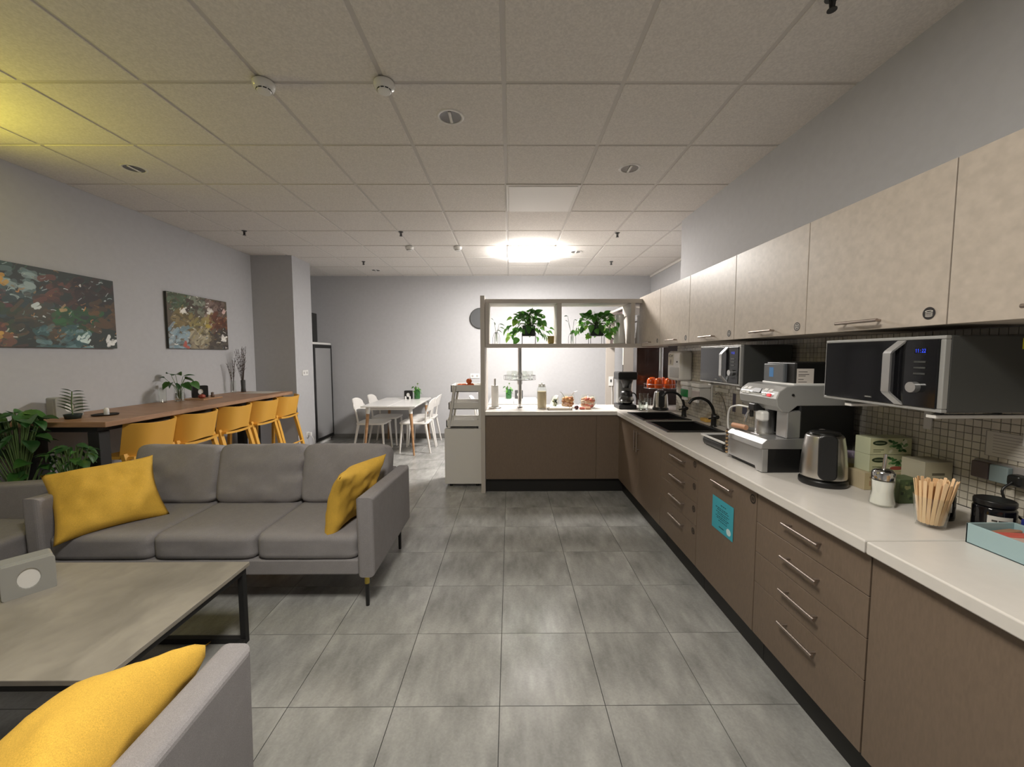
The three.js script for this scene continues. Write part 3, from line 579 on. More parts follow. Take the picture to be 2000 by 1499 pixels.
// ---------------------------------------------------------------- bar counter with stools, on the left
const BH = 0.995, BX0 = -3.50, BX1 = -2.80, BZ0 = -5.20, BZ1 = -2.78;
{
  const t = thing('bar_counter', 'long wooden bar counter on black legs along the left wall', 'bar counter', [(BX0 + BX1) / 2, 0, (BZ0 + BZ1) / 2]);
  add('counter_top', bx(BX0, BX1, BH - 0.038, BH, BZ0, BZ1, 0.004), M.wood, t);
  for (const [x, z] of [[BX1 - 0.13, BZ1 - 0.08], [BX0 + 0.12, BZ1 - 0.08], [-3.25, BZ0 + 0.08], [-3.42, BZ0 + 0.08]]) add('leg', bx(x - 0.04, x + 0.04, 0, BH - 0.078, z - 0.04, z + 0.04, 0.003), M.blackMatte, t);
  add('under_frame', [bx(BX0 + 0.10, BX1 - 0.10, BH - 0.078, BH - 0.038, BZ1 - 0.12, BZ1 - 0.04, 0.002), bx(BX0 + 0.02, BX1 - 0.10, BH - 0.078, BH - 0.038, BZ0 + 0.04, BZ0 + 0.12, 0.002), bx(BX1 - 0.18, BX1 - 0.10, BH - 0.078, BH - 0.038, BZ0 + 0.12, BZ1 - 0.12, 0.002)], M.blackMatte, t);
}
function makeStool() {                                   // faces -x; origin under the middle of the seat
  const t = thing('bar_stool', 'x', 'bar stool', [0, 0, 0], 'yellow bar stools along the bar counter', true), w = 0.215;
  add('seat', slab((u, v) => { const z = (u - 0.5) * 2, x = 0.15 - v * 0.36; return [x, 0.690 - 0.012 * (1 - z * z) - (v > 0.9 ? 0.012 : 0), z * (w - 0.015)]; }, 0.022, 10, 8), M.stool, t);
  add('backrest', slab((u, v) => { const z = (u - 0.5) * 2, a = Math.abs(z); return [0.165 + 0.050 * v - 0.115 * Math.pow(a, 4), 0.688 + 0.026 * (1 - z * z) * (1 - v) + v * (0.248 + 0.016 * z * z), -z * (w - 0.006 * (1 - v))]; }, 0.014, 28, 6), M.stool, t);
  for (const s of [-1, 1]) {
    const leg = (a, b, wa, ta) => { const g = rod(a, b, wa, 4, ta); return g; };
    add('leg', bar([[0.085, 0.72, s * 0.203], [0.145, 0.48, s * 0.207], [0.245, 0, s * 0.212]], 0.030, 0.044, 6), M.stool, t);
    add('leg', bar([[-0.17, 0.685, s * 0.175], [-0.185, 0.40, s * 0.186], [-0.215, 0, s * 0.205]], 0.028, 0.036, 6), M.stool, t);
    add('stretcher', rod([0.195, 0.27, s * 0.212], [-0.196, 0.27, s * 0.192], 0.010, 6), M.stool, t);
  }
  add('stretcher', rod([-0.198, 0.22, -0.19], [-0.198, 0.22, 0.19], 0.011, 6), M.stool, t);
  add('stretcher', rod([0.190, 0.33, -0.205], [0.190, 0.33, 0.205], 0.010, 6), M.stool, t);
  return t;
}
const stool0 = makeStool(), stoolZ = [-3.18, -3.655, -4.16, -4.655, -5.13];
const stoolLab = ['yellow bar stool nearest the camera, first in the row at the bar', 'second yellow bar stool from the camera', 'middle yellow bar stool of the five at the bar', 'fourth yellow bar stool from the camera', 'yellow bar stool at the far end of the bar, next to the pillar'];
stoolZ.forEach((z, i) => { if (i) dup(stool0, [-2.955, 0, z], 0, stoolLab[i]); else { stool0.position.set(-2.955, 0, z); stool0.userData.label = stoolLab[0]; } });
// things on the bar
napkinBox(-3.375, BH, -3.06, 1.25, 0.15, 0.145, 0.12, M.ceramicGrey, 'grey napkin holder at the near end of the bar, behind a fern-like sprig', 0.035);
{ // sprig with paired narrow leaves in a low dark pot
  const x = -3.19, z = -2.94, t = thing('potted_sprig', 'single upright sprig with paired narrow leaves on the near bar end', 'plant', [x, BH, z]);
  add('pot', lathe([[0, 0], [0.042, 0], [0.050, 0.035], [0.046, 0.035], [0.040, 0.028], [0, 0.028]], x, BH, z, 20), M.pot, t);
  add('stem', tube([[x, BH + 0.02, z], [x - 0.005, BH + 0.10, z], [x + 0.006, BH + 0.20, z]], 0.0035, 14, 6), M.stem, t);
  for (let i = 0; i < 7; i++) for (const s of [0, 1]) leaf(t, LG.zz, M.leafDark[i % 3], [0.006 * (i / 6), 0.05 + i * 0.025, 0], (s ? Math.PI : 0) + 0.82, (s ? 0.75 : 0.30) - i * 0.03, 0.10 - i * 0.006, s ? 0.5 : -0.5);
}
single('snack_tray', lathe([[0, 0], [0.075, 0], [0.080, 0.010], [0.077, 0.010], [0.072, 0.004], [0, 0.004]], -3.13, BH, -3.115, 24), M.blackMatte, 'small black round tray at the near bar end', 'tray');
single('shaker', lathe([[0, 0], [0.017, 0], [0.016, 0.04], [0.010, 0.052], [0, 0.054]], -3.12, BH + 0.0045, -3.115, 16), M.whiteGloss, 'little white shaker on the small black tray', 'shaker');
{ // large vase of green cuttings
  const x = -3.33, z = -4.07, t = thing('glass_vase', 'clear glass vase of dark green leafy cuttings on the bar', 'plant', [x, BH, z]);
  add('vase', lathe([[0, 0.003], [0.038, 0.003], [0.040, 0.010], [0.036, 0.07], [0.042, 0.15], [0.044, 0.15], [0.039, 0.07], [0.0435, 0.008], [0.041, 0], [0, 0]], x, BH, z, 28), M.glass, t);
  add('water', cyl(0.0355, 0.0345, BH + 0.006, BH + 0.085, x, z, 24), M.water, t);
  const st = []; const L = [[-0.17, 0.235, 0.02, 2.9, 0.2], [-0.10, 0.26, 0, 2.6, 0.5], [-0.02, 0.27, 0.02, 1.9, 0.2], [0.06, 0.25, 0, 0.4, 0.3], [0.11, 0.235, 0.02, 0.2, -0.1], [-0.06, 0.19, 0.05, 3.3, -0.5], [0.03, 0.19, 0.06, -0.6, -0.5], [0.09, 0.18, 0.03, -0.2, -0.4], [-0.11, 0.19, 0.03, 3.0, -0.3], [0, 0.20, 0.06, -1.4, -0.4], [0.02, 0.22, -0.05, 1.2, 0], [0.17, 0.19, 0.0, 0.0, -0.5]];
  L.forEach(([dx, dy, dz, az, pi], i) => { const k = 0.72; st.push(tube([[x, BH + 0.02, z], [x + dx * 0.25, BH + 0.14, z + dz * 0.3], [x + dx * k, BH + dy, z + dz]], 0.0022, 10, 5)); leaf(t, i % 3 ? LG.heart : LG.lance, M.leafDark[i % 3], [dx * k, dy, dz], az, pi, 0.105 * (0.85 + 0.3 * hash(i, 2, 3)), (i % 2 ? 0.4 : -0.3)); });
  add('stems', st, M.stem, t);
}
single('glass_tumbler', lathe([[0, 0], [0.030, 0], [0.034, 0.14], [0.032, 0.14], [0.028, 0.006], [0, 0.006]], -3.40, BH, -3.95, 24), M.glass, 'tall clear glass left of the leafy vase on the bar', 'glass');
single('wooden_board', bx(-3.42, -3.16, BH, BH + 0.010, -4.44, -4.16, 0.003), M.beech, 'small wooden serving board beside the leafy vase on the bar', 'board');
napkinBox(-3.345, BH + 0.0105, -4.355, 0.9, 0.13, 0.125, 0.07, M.black, 'black napkin holder with round white opening beside the leafy vase', 0.030);
{
  const x = -3.235, z = -4.235, t = thing('mini_pumpkin', 'small reddish squash on the wooden serving board', 'squash', [x, BH + 0.0105, z]);
  const g = new THREE.SphereGeometry(0.032, 32, 16), p = g.attributes.position; for (let i = 0; i < p.count; i++) { const a = Math.atan2(p.getZ(i), p.getX(i)), k = 1 + 0.06 * Math.cos(a * 9); p.setXYZ(i, p.getX(i) * k, p.getY(i) * 0.72, p.getZ(i) * k); } g.computeVertexNormals();
  add('fruit', g.translate(x, BH + 0.0105 + 0.0225, z), mat([0.30, 0.055, 0.03], 0.45), t); add('stalk', rod([x, BH + 0.05, z], [x + 0.006, BH + 0.066, z], 0.004, 6), M.twig, t);
}
single('pepper_mill', lathe([[0, 0], [0.017, 0], [0.016, 0.02], [0.012, 0.035], [0.015, 0.05], [0, 0.055]], -3.225, BH + 0.0105, -4.375, 16), mat([0.12, 0.08, 0.06], 0.4), 'small brown pot in front of the black napkin holder on the bar', 'pot');
function twigVase(x, z, n, hgt, m, label) {
  const t = thing('twig_vase', label, 'vase', [x, BH, z]);
  add('vase', lathe([[0, 0], [0.028, 0], [0.024, 0.05], [0.026, 0.15], [0.0235, 0.15], [0.0215, 0.05], [0.025, 0.006], [0, 0.006]], x, BH, z, 20), m, t);
  for (let i = 0; i < n; i++) {
    const a = i * 2.4, d = rr(0.02, 0.085), H = hgt * rr(0.75, 1.05), tx = x + Math.cos(a) * d, tz = z + Math.sin(a) * d;
    const g = [tube([[x, BH + 0.02, z], [x + (tx - x) * 0.3, BH + H * 0.45, z + (tz - z) * 0.3], [tx, BH + H, tz]], 0.0022, 8, 5)];
    for (let k = 0; k < 5; k++) { const f = 0.5 + k * 0.1, bx_ = x + (tx - x) * f * f, bz = z + (tz - z) * f * f; g.push(rod([bx_, BH + H * f, bz], [bx_ + rr(-0.025, 0.025), BH + H * f + 0.045, bz + rr(-0.025, 0.025)], 0.0014, 4)); g.push(sph(0.0045, bx_, BH + H * f, bz, 1, 1.4, 1, 6)); }
    add('twig', g, M.twig, t);
  }
}
twigVase(-3.38, -5.12, 12, 0.56, M.darkGrey, 'dark vase of bare budded twigs at the far end of the bar');
twigVase(-3.42, -5.00, 4, 0.42, M.glass, 'slim glass vase with few thin twigs beside the dark twig vase');
single('place_mat', bx(-3.28, -2.94, BH, BH + 0.002, -5.18, -4.88, 0.0008), mat([0.45, 0.42, 0.37], 0.8), 'pale place mat on the far end of the bar', 'place mat');
// floor plants behind the armchair
function floorPlant(x, z, n, R, L, potH, label, geos, up, y) {
  const t = thing('potted_plant', label, 'plant', [x, 0, z]);
  add('pot', lathe([[0, 0], [0.075, 0], [0.095, potH], [0.088, potH], [0.08, potH - 0.03], [0, potH - 0.03]], x, 0, z, 24), M.pot, t);
  add('soil', cyl(0.078, 0.078, potH - 0.04, potH - 0.028, x, z, 20), M.soil, t);
  const st = [];
  for (let i = 0; i < n; i++) {
    const az = i * 2.4 + rr(-0.3, 0.3), q = (i + 0.5) / n, d = R * (0.2 + 0.8 * Math.sqrt(q)), hy = y * (1 - 0.40 * q * rr(0.1, 1.2));
    const p = [Math.cos(az) * d, hy, -Math.sin(az) * d * 0.30];
    st.push(tube([[x, potH - 0.03, z], [x + p[0] * 0.25, hy * 0.7, z + p[2] * 0.25], [x + p[0], hy, z + p[2]]], 0.004, 10, 5));
    leaf(t, geos[i % geos.length], M.leafDark[Math.floor(rr(0, 3))], p, az + rr(-0.4, 0.4), rr(-0.7, 0.2), L * rr(0.8, 1.2), rr(-0.5, 0.5));
  }
  add('stems', st, M.stem, t);
}
floorPlant(-3.27, -2.665, 60, 0.17, 0.105, 0.45, 'large dark green floor plant behind the armchair by the left edge', [LG.heart2, LG.heart, LG.lance], 0.8, 1.08);
floorPlant(-2.93, -2.665, 44, 0.15, 0.085, 0.40, 'smaller dark green floor plant between armchair and bar end', [LG.heart, LG.lance], 0.7, 0.86);

// ---------------------------------------------------------------- paintings, sockets
function paint(seedN, bg, pal, w, h, white) {
  return canvasTex(w, h, (c) => {
    seed = seedN; c.fillStyle = bg; c.fillRect(0, 0, w, h); c.lineCap = 'round'; c.lineJoin = 'round';
    for (const [px, py, col] of pal.zones) for (let i = 0; i < 40; i++) {
      const x = (px + rr(-0.15, 0.15)) * w, y = (py + rr(-0.17, 0.17)) * h, a = rr(-0.9, 0.5), l = rr(16, 90); c.globalAlpha = rr(0.5, 0.95); c.strokeStyle = Array.isArray(col) ? col[Math.floor(rr(0, col.length))] : col; c.lineWidth = rr(12, 46);
      c.beginPath(); c.moveTo(x, y); c.quadraticCurveTo(x + Math.cos(a) * l * 0.5 + rr(-14, 14), y + Math.sin(a) * l * 0.5 + rr(-14, 14), x + Math.cos(a) * l, y + Math.sin(a) * l); c.stroke();
    }
    for (let i = 0; i < 190; i++) { const x = rr(0, w), y = rr(0, h), a = rr(-1.1, 0.5), l = rr(6, 34); c.globalAlpha = rr(0.4, 0.95); c.strokeStyle = pal.dabs[Math.floor(rr(0, pal.dabs.length))]; c.lineWidth = rr(2, 9); c.beginPath(); c.moveTo(x, y); c.quadraticCurveTo(x + rr(-16, 16), y + rr(-16, 16), x + Math.cos(a) * l, y + Math.sin(a) * l); c.stroke(); }
    for (const [px, py, s, col, n] of white) for (let i = 0; i < n; i++) { c.globalAlpha = rr(0.7, 1); c.strokeStyle = col; c.lineWidth = rr(10, 26); const x = (px + rr(-s, s) * 0.8) * w, y = (py + rr(-s, s)) * h, a = rr(-1.2, 0.4), l = rr(10, 40); c.beginPath(); c.moveTo(x, y); c.lineTo(x + Math.cos(a) * l, y + Math.sin(a) * l); c.stroke(); }
    c.globalAlpha = 1;
  });
}
function canvasArt(z0, z1, y0, y1, t2, label) {
  const t = thing('canvas_painting', label, 'painting', [XL + 0.015, y0, (z0 + z1) / 2]);
  add('canvas_edge', bx(XL + 0.001, XL + 0.028, y0, y1, z0, z1, 0.003), mat([0.05, 0.05, 0.045], 0.8), t);
  add('painted_face', new THREE.PlaneGeometry(z1 - z0, y1 - y0).rotateY(Math.PI / 2).translate(XL + 0.0292, (y0 + y1) / 2, (z0 + z1) / 2), mat([1, 1, 1], 0.5, { map: t2 }), t);
}
// on this wall the right of the picture is the far side: the face is turned so that its left is the near side
canvasArt(-3.622, -2.50, 1.518, 2.108, paint(77, '#27302b', {
  zones: [[0.12, 0.15, ['#24453c', '#33564c', '#8fa5a4']], [0.28, 0.22, ['#7d9494', '#9db0b0', '#5d7474']], [0.10, 0.42, ['#7e2f38', '#8c3a40', '#5b2f30']], [0.42, 0.50, ['#2c3f40', '#35494a', '#40413a']], [0.60, 0.30, ['#3c2a24', '#4a332c', '#6b4236']], [0.18, 0.72, ['#2c4128', '#38492e', '#3d3a28']], [0.45, 0.72, ['#4a4332', '#3c3a2c', '#5a4a36']], [0.72, 0.66, ['#1f4f26', '#2a6230', '#1b4422']], [0.86, 0.26, ['#2c2421', '#3a2c28', '#241e1c']], [0.93, 0.55, ['#6b4c2c', '#5a432c', '#4a3a2a']], [0.60, 0.92, ['#4c6d70', '#6b8d90', '#33595c']], [0.20, 0.93, ['#5a3a34', '#6b4a3c', '#8c5a3a']]],
  dabs: ['#c9d2d0', '#9fb2b0', '#3a5c44', '#5a3c2e', '#8a6a3c', '#2c3c36', '#c98a4c', '#6d8c80', '#e0dfd8'] }, 1000, 520, [[0.27, 0.22, 0.05, '#d39a3c', 9], [0.22, 0.88, 0.04, '#cfa24c', 6], [0.95, 0.92, 0.05, '#e6e6e4', 12], [0.75, 0.88, 0.05, '#cfe0dc', 9], [0.46, 0.5, 0.03, '#cfd8d8', 4], [0.62, 0.5, 0.02, '#b79a6c', 3]]), 'large dark abstract painting on the left wall, cut by the left edge');
canvasArt(-5.045, -4.172, 1.530, 2.112, paint(99, '#5c5346', {
  zones: [[0.15, 0.15, ['#4f6148', '#5f7058', '#3f4f3a']], [0.45, 0.15, ['#6d7a68', '#4a4038', '#8a9080']], [0.75, 0.20, ['#6a5650', '#4c3c38', '#8a766e']], [0.20, 0.50, ['#7a6a44', '#5c5236', '#8c7d58']], [0.48, 0.55, ['#8a8050', '#a0905c', '#6d6440']], [0.82, 0.50, ['#6b3f2c', '#543226', '#7d5640']], [0.12, 0.82, ['#8fa5b0', '#76909c', '#aab8bc']], [0.45, 0.82, ['#9a9078', '#b0a68c', '#7a725c']], [0.80, 0.82, ['#4a4440', '#5f5850', '#3a3632']]],
  dabs: ['#e4e0d6', '#c9c4b4', '#3a322c', '#8a5a3a', '#a89a5c', '#6d7d84', '#f0ece4', '#4c3c34'] }, 700, 470, [[0.22, 0.30, 0.05, '#efebe2', 8], [0.65, 0.25, 0.04, '#e4e0d8', 6], [0.90, 0.80, 0.04, '#f2efe8', 8], [0.93, 0.25, 0.03, '#d8b8b0', 4], [0.24, 0.93, 0.03, '#b0584a', 4], [0.62, 0.55, 0.03, '#b09a44', 6]]), 'smaller abstract painting in browns and whites, nearer the pillar');
function socketPlate(label, geos, holes) {
  const t = thing('wall_socket', label, 'socket', [0, 0, 0]); add('plate', geos, M.whiteGloss, t); for (const h of holes) add('outlet', h, mat([0.42, 0.41, 0.40], 0.5), t); return t;
}
const dz = a => cyl(0.019, 0.019, 0, 0.003, 0, 0, 20).rotateX(Math.PI / 2).translate(...a), dxx = a => cyl(0.019, 0.019, 0, 0.003, 0, 0, 20).rotateZ(Math.PI / 2).translate(...a);
socketPlate('white double socket on the side of the grey pillar', [bx(-2.9595, -2.951, 1.165, 1.245, -5.925, -5.765, 0.003)], [dxx([-2.9508, 1.205, -5.885]), dxx([-2.9508, 1.205, -5.805])]);
socketPlate('white double socket on the back wall beside the plant shelf panel', [bx(-0.69, -0.53, 1.055, 1.135, ZB + 0.0005, ZB + 0.009, 0.003)], [dz([-0.65, 1.095, ZB + 0.0092]), dz([-0.57, 1.095, ZB + 0.0092])]);
{
  const t = socketPlate('low white socket with plug and cable near the fridge', [bx(-2.9595, -2.951, 0.26, 0.34, -5.89, -5.81, 0.003)], [dxx([-2.9508, 0.30, -5.85])]);
  add('plug', bx(-2.949, -2.90, 0.285, 0.335, -5.87, -5.83, 0.008), M.whiteGloss, t);
  add('cable', tube([[-2.91, 0.30, -5.85], [-2.88, 0.22, -5.87], [-2.90, 0.08, -5.92], [-2.93, 0.008, -6.05]], 0.004, 20, 6), M.whiteGloss, t);
}
{
  const t = thing('wall_clock', 'round dark grey wall clock half hidden by the shelf panel', 'clock', [-0.51, 2.09, ZB]);
  add('rim', new THREE.TorusGeometry(0.165, 0.014, 10, 40).translate(-0.51, 2.09, ZB + 0.018), M.darkGrey, t);
  add('dial', cyl(0.165, 0.165, 0, 0.02, 0, 0, 40).rotateX(Math.PI / 2).translate(-0.51, 2.09, ZB + 0.0105), mat([0.075, 0.078, 0.082], 0.5), t);
  add('hand', [rod([-0.51, 2.09, ZB + 0.025], [-0.45, 2.15, ZB + 0.025], 0.004, 6), rod([-0.51, 2.09, ZB + 0.025], [-0.53, 2.20, ZB + 0.025], 0.003, 6)], M.black, t);
}
// ---------------------------------------------------------------- fridge in the corner
{
  const x = -3.06, z0 = -6.97, z1 = -6.325, t = thing('fridge', 'tall fridge with grey glass door in black frame, behind the pillar', 'fridge', [-3.27, 0, -6.56]);
  add('body', bx(XL + 0.02, x - 0.035, 0.05, 1.63, z0, z1, 0.01), M.white, t);
  add('top', bx(XL + 0.02, x - 0.01, 1.63, 1.668, z0 - 0.005, z1 + 0.005, 0.012), M.whiteGloss, t);
  add('kick_plate', bx(x - 0.10, x - 0.045, 0, 0.06, z0 + 0.04, z1 - 0.02, 0.004), M.whiteGloss, t);
  const d = add('door_frame', [bx(x - 0.034, x, 1.575, 1.628, z0, z1, 0.004), bx(x - 0.034, x, 0.075, 0.125, z0, z1, 0.004), bx(x - 0.034, x, 0.125, 1.575, z0, z0 + 0.035, 0.003), bx(x - 0.034, x, 0.125, 1.575, z1 - 0.06, z1, 0.003)], M.black, t);
  add('door_panel', plainBox(x - 0.030, x - 0.006, 0.125, 1.575, z0 + 0.035, z1 - 0.06), mat([0.30, 0.30, 0.305], 0.22), d);
}
single('black_box', [bx(-3.42, -3.07, 1.669, 2.12, -6.50, -6.335, 0.008)], M.blackMatte, 'upright matte black box standing on top of the fridge', 'box');
// ---------------------------------------------------------------- dining tables and chairs
function makeTable(name, W, D, label) {                  // origin on the floor under the middle; two leaves with a seam
  const t = thing(name, label, 'dining table', [0, 0, 0], undefined, true), H = 0.725;
  for (const [sx, sz] of [[-1, -1], [1, -1], [-1, 1], [1, 1]]) add('top_panel', bx(sx > 0 ? 0.0025 : -W / 2, sx > 0 ? W / 2 : -0.0025, H - 0.018, H, sz > 0 ? 0.0025 : -D / 2, sz > 0 ? D / 2 : -0.0025, 0.003), M.whiteGloss, t);
  add('apron', [bx(-W / 2 + 0.07, W / 2 - 0.07, H - 0.065, H - 0.018, D / 2 - 0.10, D / 2 - 0.08, 0.003), bx(-W / 2 + 0.07, W / 2 - 0.07, H - 0.065, H - 0.018, -D / 2 + 0.08, -D / 2 + 0.10, 0.003), bx(-W / 2 + 0.07, -W / 2 + 0.09, H - 0.065, H - 0.018, -D / 2 + 0.1, D / 2 - 0.1, 0.003), bx(W / 2 - 0.09, W / 2 - 0.07, H - 0.065, H - 0.018, -D / 2 + 0.1, D / 2 - 0.1, 0.003)], M.white, t);
  for (const sx of [-1, 1]) for (const sz of [-1, 1]) {
    const a = [sx * (W / 2 - 0.085), H - 0.02, sz * (D / 2 - 0.085)], b = [sx * (W / 2 - 0.03), 0, sz * (D / 2 - 0.03)], m = [a[0] + (b[0] - a[0]) * 0.14, H - 0.02 - (H - 0.02) * 0.14, a[2] + (b[2] - a[2]) * 0.14];
    const l = add('leg', rod(m, b, 0.023, 16, 0.013).clone(), M.beech, t);
    l.geometry = metreUV(rod(b, m, 0.013, 16, 0.024));
    add('leg_socket', rod(m, a, 0.025, 12, 0.032), M.whiteGloss, l);
  }
  return t;
}
const table1 = makeTable('dining_table', 0.78, 1.22, 'white dining table with beech legs, near the fridge'); table1.position.set(-1.755, 0, -6.37);
const table2 = makeTable('dining_table', 0.78, 0.90, 'white dining table seen under the plant shelf, behind the island'); table2.position.set(0.06, 0, -6.53);
function makeDiningChair() {                             // faces +x; origin under the seat
  const t = thing('dining_chair', 'x', 'dining chair', [0, 0, 0], 'white plastic dining chairs', true);
  const s = roundRect(0.42, 0.43, 0.10);
  add('seat', ext(s, 0.026, 0.008).rotateX(-Math.PI / 2).translate(0.01, 0.432, 0), M.white, t);
  for (const z of [-1, 1]) {
    add('front_leg', rod([0.185, 0.44, z * 0.165], [0.215, 0, z * 0.205], 0.019, 10, 0.012), M.white, t).geometry = rod([0.215, 0, z * 0.205], [0.185, 0.44, z * 0.165], 0.0115, 10, 0.019);
    add('rear_leg', rod([-0.245, 0, z * 0.215], [-0.165, 0.445, z * 0.175], 0.0115, 10, 0.020), M.white, t);
    add('back_post', tube([[-0.165, 0.43, z * 0.178], [-0.175, 0.52, z * 0.188], [-0.185, 0.60, z * 0.196], [-0.215, 0.70, z * 0.190]], 0.0135, 16, 8), M.white, t);
  }
  add('backrest', slab((u, v) => { const z = (u - 0.5) * 2, e = Math.sqrt(Math.max(0, 1 - Math.pow(Math.abs(z), 3.2))); return [-0.225 - 0.045 * v + 0.05 * (z * z) - 0.02 * (1 - z * z), 0.615 + 0.05 * (1 - z * z) * (1 - v) * 0.5 + v * 0.195 * (0.35 + 0.65 * e), -z * 0.205]; }, 0.012, 18, 6), M.white, t);
  return t;
}
const dc = makeDiningChair();
[[[-2.075, 0, -6.10], 0, 'white dining chair left of the table, nearer the sofa'], [[-2.045, 0, -6.66], 0, 'white dining chair left of the table, against the back wall'], [[-1.425, 0, -6.13], Math.PI, 'white dining chair right of the table, nearer the sofa'], [[-1.425, 0, -6.64], Math.PI, 'white dining chair right of the table, against the back wall'], [[-0.36, 0, -6.45], 0, 'white dining chair seen behind the paper towel stand'], [[0.48, 0, -6.45], Math.PI, 'white dining chair seen behind the glass jars']].forEach(([p, a, l], i) => { if (i) dup(dc, p, a, l); else { dc.position.set(...p); dc.userData.label = l; } });
napkinBox(-1.70, 0.7255, -6.75, 0, 0.13, 0.14, 0.06, M.black, 'black napkin holder on the dining table near the fridge', 0.036);
for (const [i, sx] of [-1, 1].entries()) single('shaker', lathe([[0, 0], [0.014, 0], [0.013, 0.04], [0.009, 0.05], [0, 0.052]], -1.70 + sx * 0.035, 0.7255, -6.69, 14), M.whiteGloss, i ? 'white shaker right of its twin, before the dining table napkin holder' : 'white shaker left of its twin, before the dining table napkin holder', 'shaker');
function greenVase(x, y, z, label) {
  const t = thing('green_vase', label, 'plant', [x, y, z]);
  add('vase', lathe([[0, 0.003], [0.042, 0.003], [0.045, 0.02], [0.046, 0.12], [0.034, 0.15], [0.036, 0.16], [0.037, 0.16], [0.036, 0.149], [0.049, 0.12], [0.048, 0.015], [0.044, 0], [0, 0]], x, y, z, 26), M.greenGlass, t);
  const st = [];
  for (let i = 0; i < 12; i++) { const a = i * 2.4, d = 0.02 + 0.045 * (i / 12), h = 0.10 + 0.10 * hash(i, 4, 2); st.push(tube([[x, y + 0.02, z], [x + Math.cos(a) * d * 0.4, y + h * 0.6, z], [x + Math.cos(a) * d, y + h, z - Math.sin(a) * d * 0.6]], 0.0016, 8, 4)); leaf(t, i % 2 ? LG.heart : LG.lance, M.leaf[i % 3], [Math.cos(a) * d, h, -Math.sin(a) * d * 0.6], a, 0.1 - hash(i, 1, 1), 0.065, 0.3); }
  st.push(tube([[x, y + 0.1, z], [x - 0.02, y + 0.2, z]], 0.0012, 6, 4), tube([[x, y + 0.1, z], [x + 0.01, y + 0.245, z]], 0.0012, 6, 4), sph(0.011, x - 0.02, y + 0.205, z), sph(0.013, x + 0.01, y + 0.255, z));
  add('stems', st, M.stem, t);
}
greenVase(-1.555, 0.7255, -6.75, 'green glass vase with leaves on the dining table near the fridge');
greenVase(-0.02, 0.7255, -6.75, 'green leafy vase on the table behind the chrome pole');
napkinBox(0.15, 0.7255, -6.77, 0, 0.13, 0.14, 0.06, M.darkGrey, 'dark napkin holder on the table behind the island', 0.036);

// ---------------------------------------------------------------- plant shelf over the island
const SZ0 = -4.55, SZ1 = -4.23;                          // back and front of the shelf
{
  const t = thing('plant_shelf', 'open beige two-bay shelf over the island, holding plants and jugs', 'shelf', [0.5, 0, -4.39]);
  add('end_panel', bx(-0.302, -0.258, 0, 2.06, -4.75, ZI + 0.005, 0.002), M.frame, t);
  add('top_board', [bx(-0.257, 1.378, 1.992, 2.034, SZ0, SZ1, 0.002), bx(1.378, 1.70, 1.992, 2.034, SZ0, -4.335, 0.002)], M.frame, t);
  add('bottom_board', [bx(-0.257, 1.378, 1.534, 1.572, SZ0, SZ1, 0.002), bx(1.378, 1.70, 1.534, 1.572, SZ0, -4.335, 0.002)], M.frame, t);
  for (const [a, b] of [[-0.257, -0.215], [0.493, 0.540], [1.262, 1.305]]) add('upright', bx(a, b, 1.572, 1.992, SZ0, SZ1, 0.002), M.frame, t);
}
function potted(x, z, label, n) {
  const t = thing('hanging_vine_plant', label, 'plant', [x, 1.572, z]), y0 = 1.572, w = 0.072;
  const st = []; for (const sx of [-1, 1]) for (const sz of [-1, 1]) st.push(rod([x + sx * w, y0, z + sz * w * 0.8], [x + sx * w, y0 + 0.12, z + sz * w * 0.8], 0.0028, 6));
  for (const sz of [-1, 1]) st.push(rod([x - w, y0 + 0.1, z + sz * w * 0.8], [x + w, y0 + 0.1, z + sz * w * 0.8], 0.0028, 6)); for (const sx of [-1, 1]) st.push(rod([x + sx * w, y0 + 0.1, z - w * 0.8], [x + sx * w, y0 + 0.1, z + w * 0.8], 0.0028, 6));
  add('wire_stand', st, M.blackMatte, t);
  add('pot', [bx(x - w + 0.004, x + w - 0.004, y0 + 0.085, y0 + 0.20, z - w * 0.8 + 0.004, z + w * 0.8 - 0.004, 0.006)], M.pot, t);
  bushy2(t, x, y0 + 0.195, z, n);
}
function bushy2(t, x, y, z, n) {
  const o = ORI.get(t), st = [];
  for (let i = 0; i < n; i++) {
    const q = Math.sqrt((i + 0.5) / n), az = i * 2.39996, R = 0.235;
    let dx = Math.cos(az) * R * q * rr(0.75, 1.1), dz = -Math.sin(az) * 0.115 * q, dy = (1 - q) * 0.105 + rr(-0.03, 0.035) + 0.03 - (q > 0.75 ? rr(0.02, 0.15) : 0);
    const p = [x + dx - o.x, y + dy - o.y, z + dz - o.z];
    st.push(tube([[x, y - 0.01, z], [x + dx * 0.5, y + Math.max(dy, 0) + 0.03, z + dz * 0.5], [x + dx, y + dy, z + dz]], 0.0016, 8, 4));
    leaf(t, i % 2 ? LG.heart : LG.heart2, M.leaf[Math.floor(rr(0, 1) * (q > 0.7 ? 4 : 3))], p, az + rr(-0.6, 0.6), (q > 0.7 ? rr(-1.2, -0.1) : rr(-0.4, 0.9)), 0.080 * rr(0.8, 1.25), rr(-0.9, 0.9));
  }
  add('stems', st, M.stem, t);
}
potted(0.205, -4.38, 'bushy trailing plant in a dark square pot, left bay of the shelf', 92);
potted(0.935, -4.38, 'bushy trailing plant in a dark square pot, right bay of the shelf', 92);
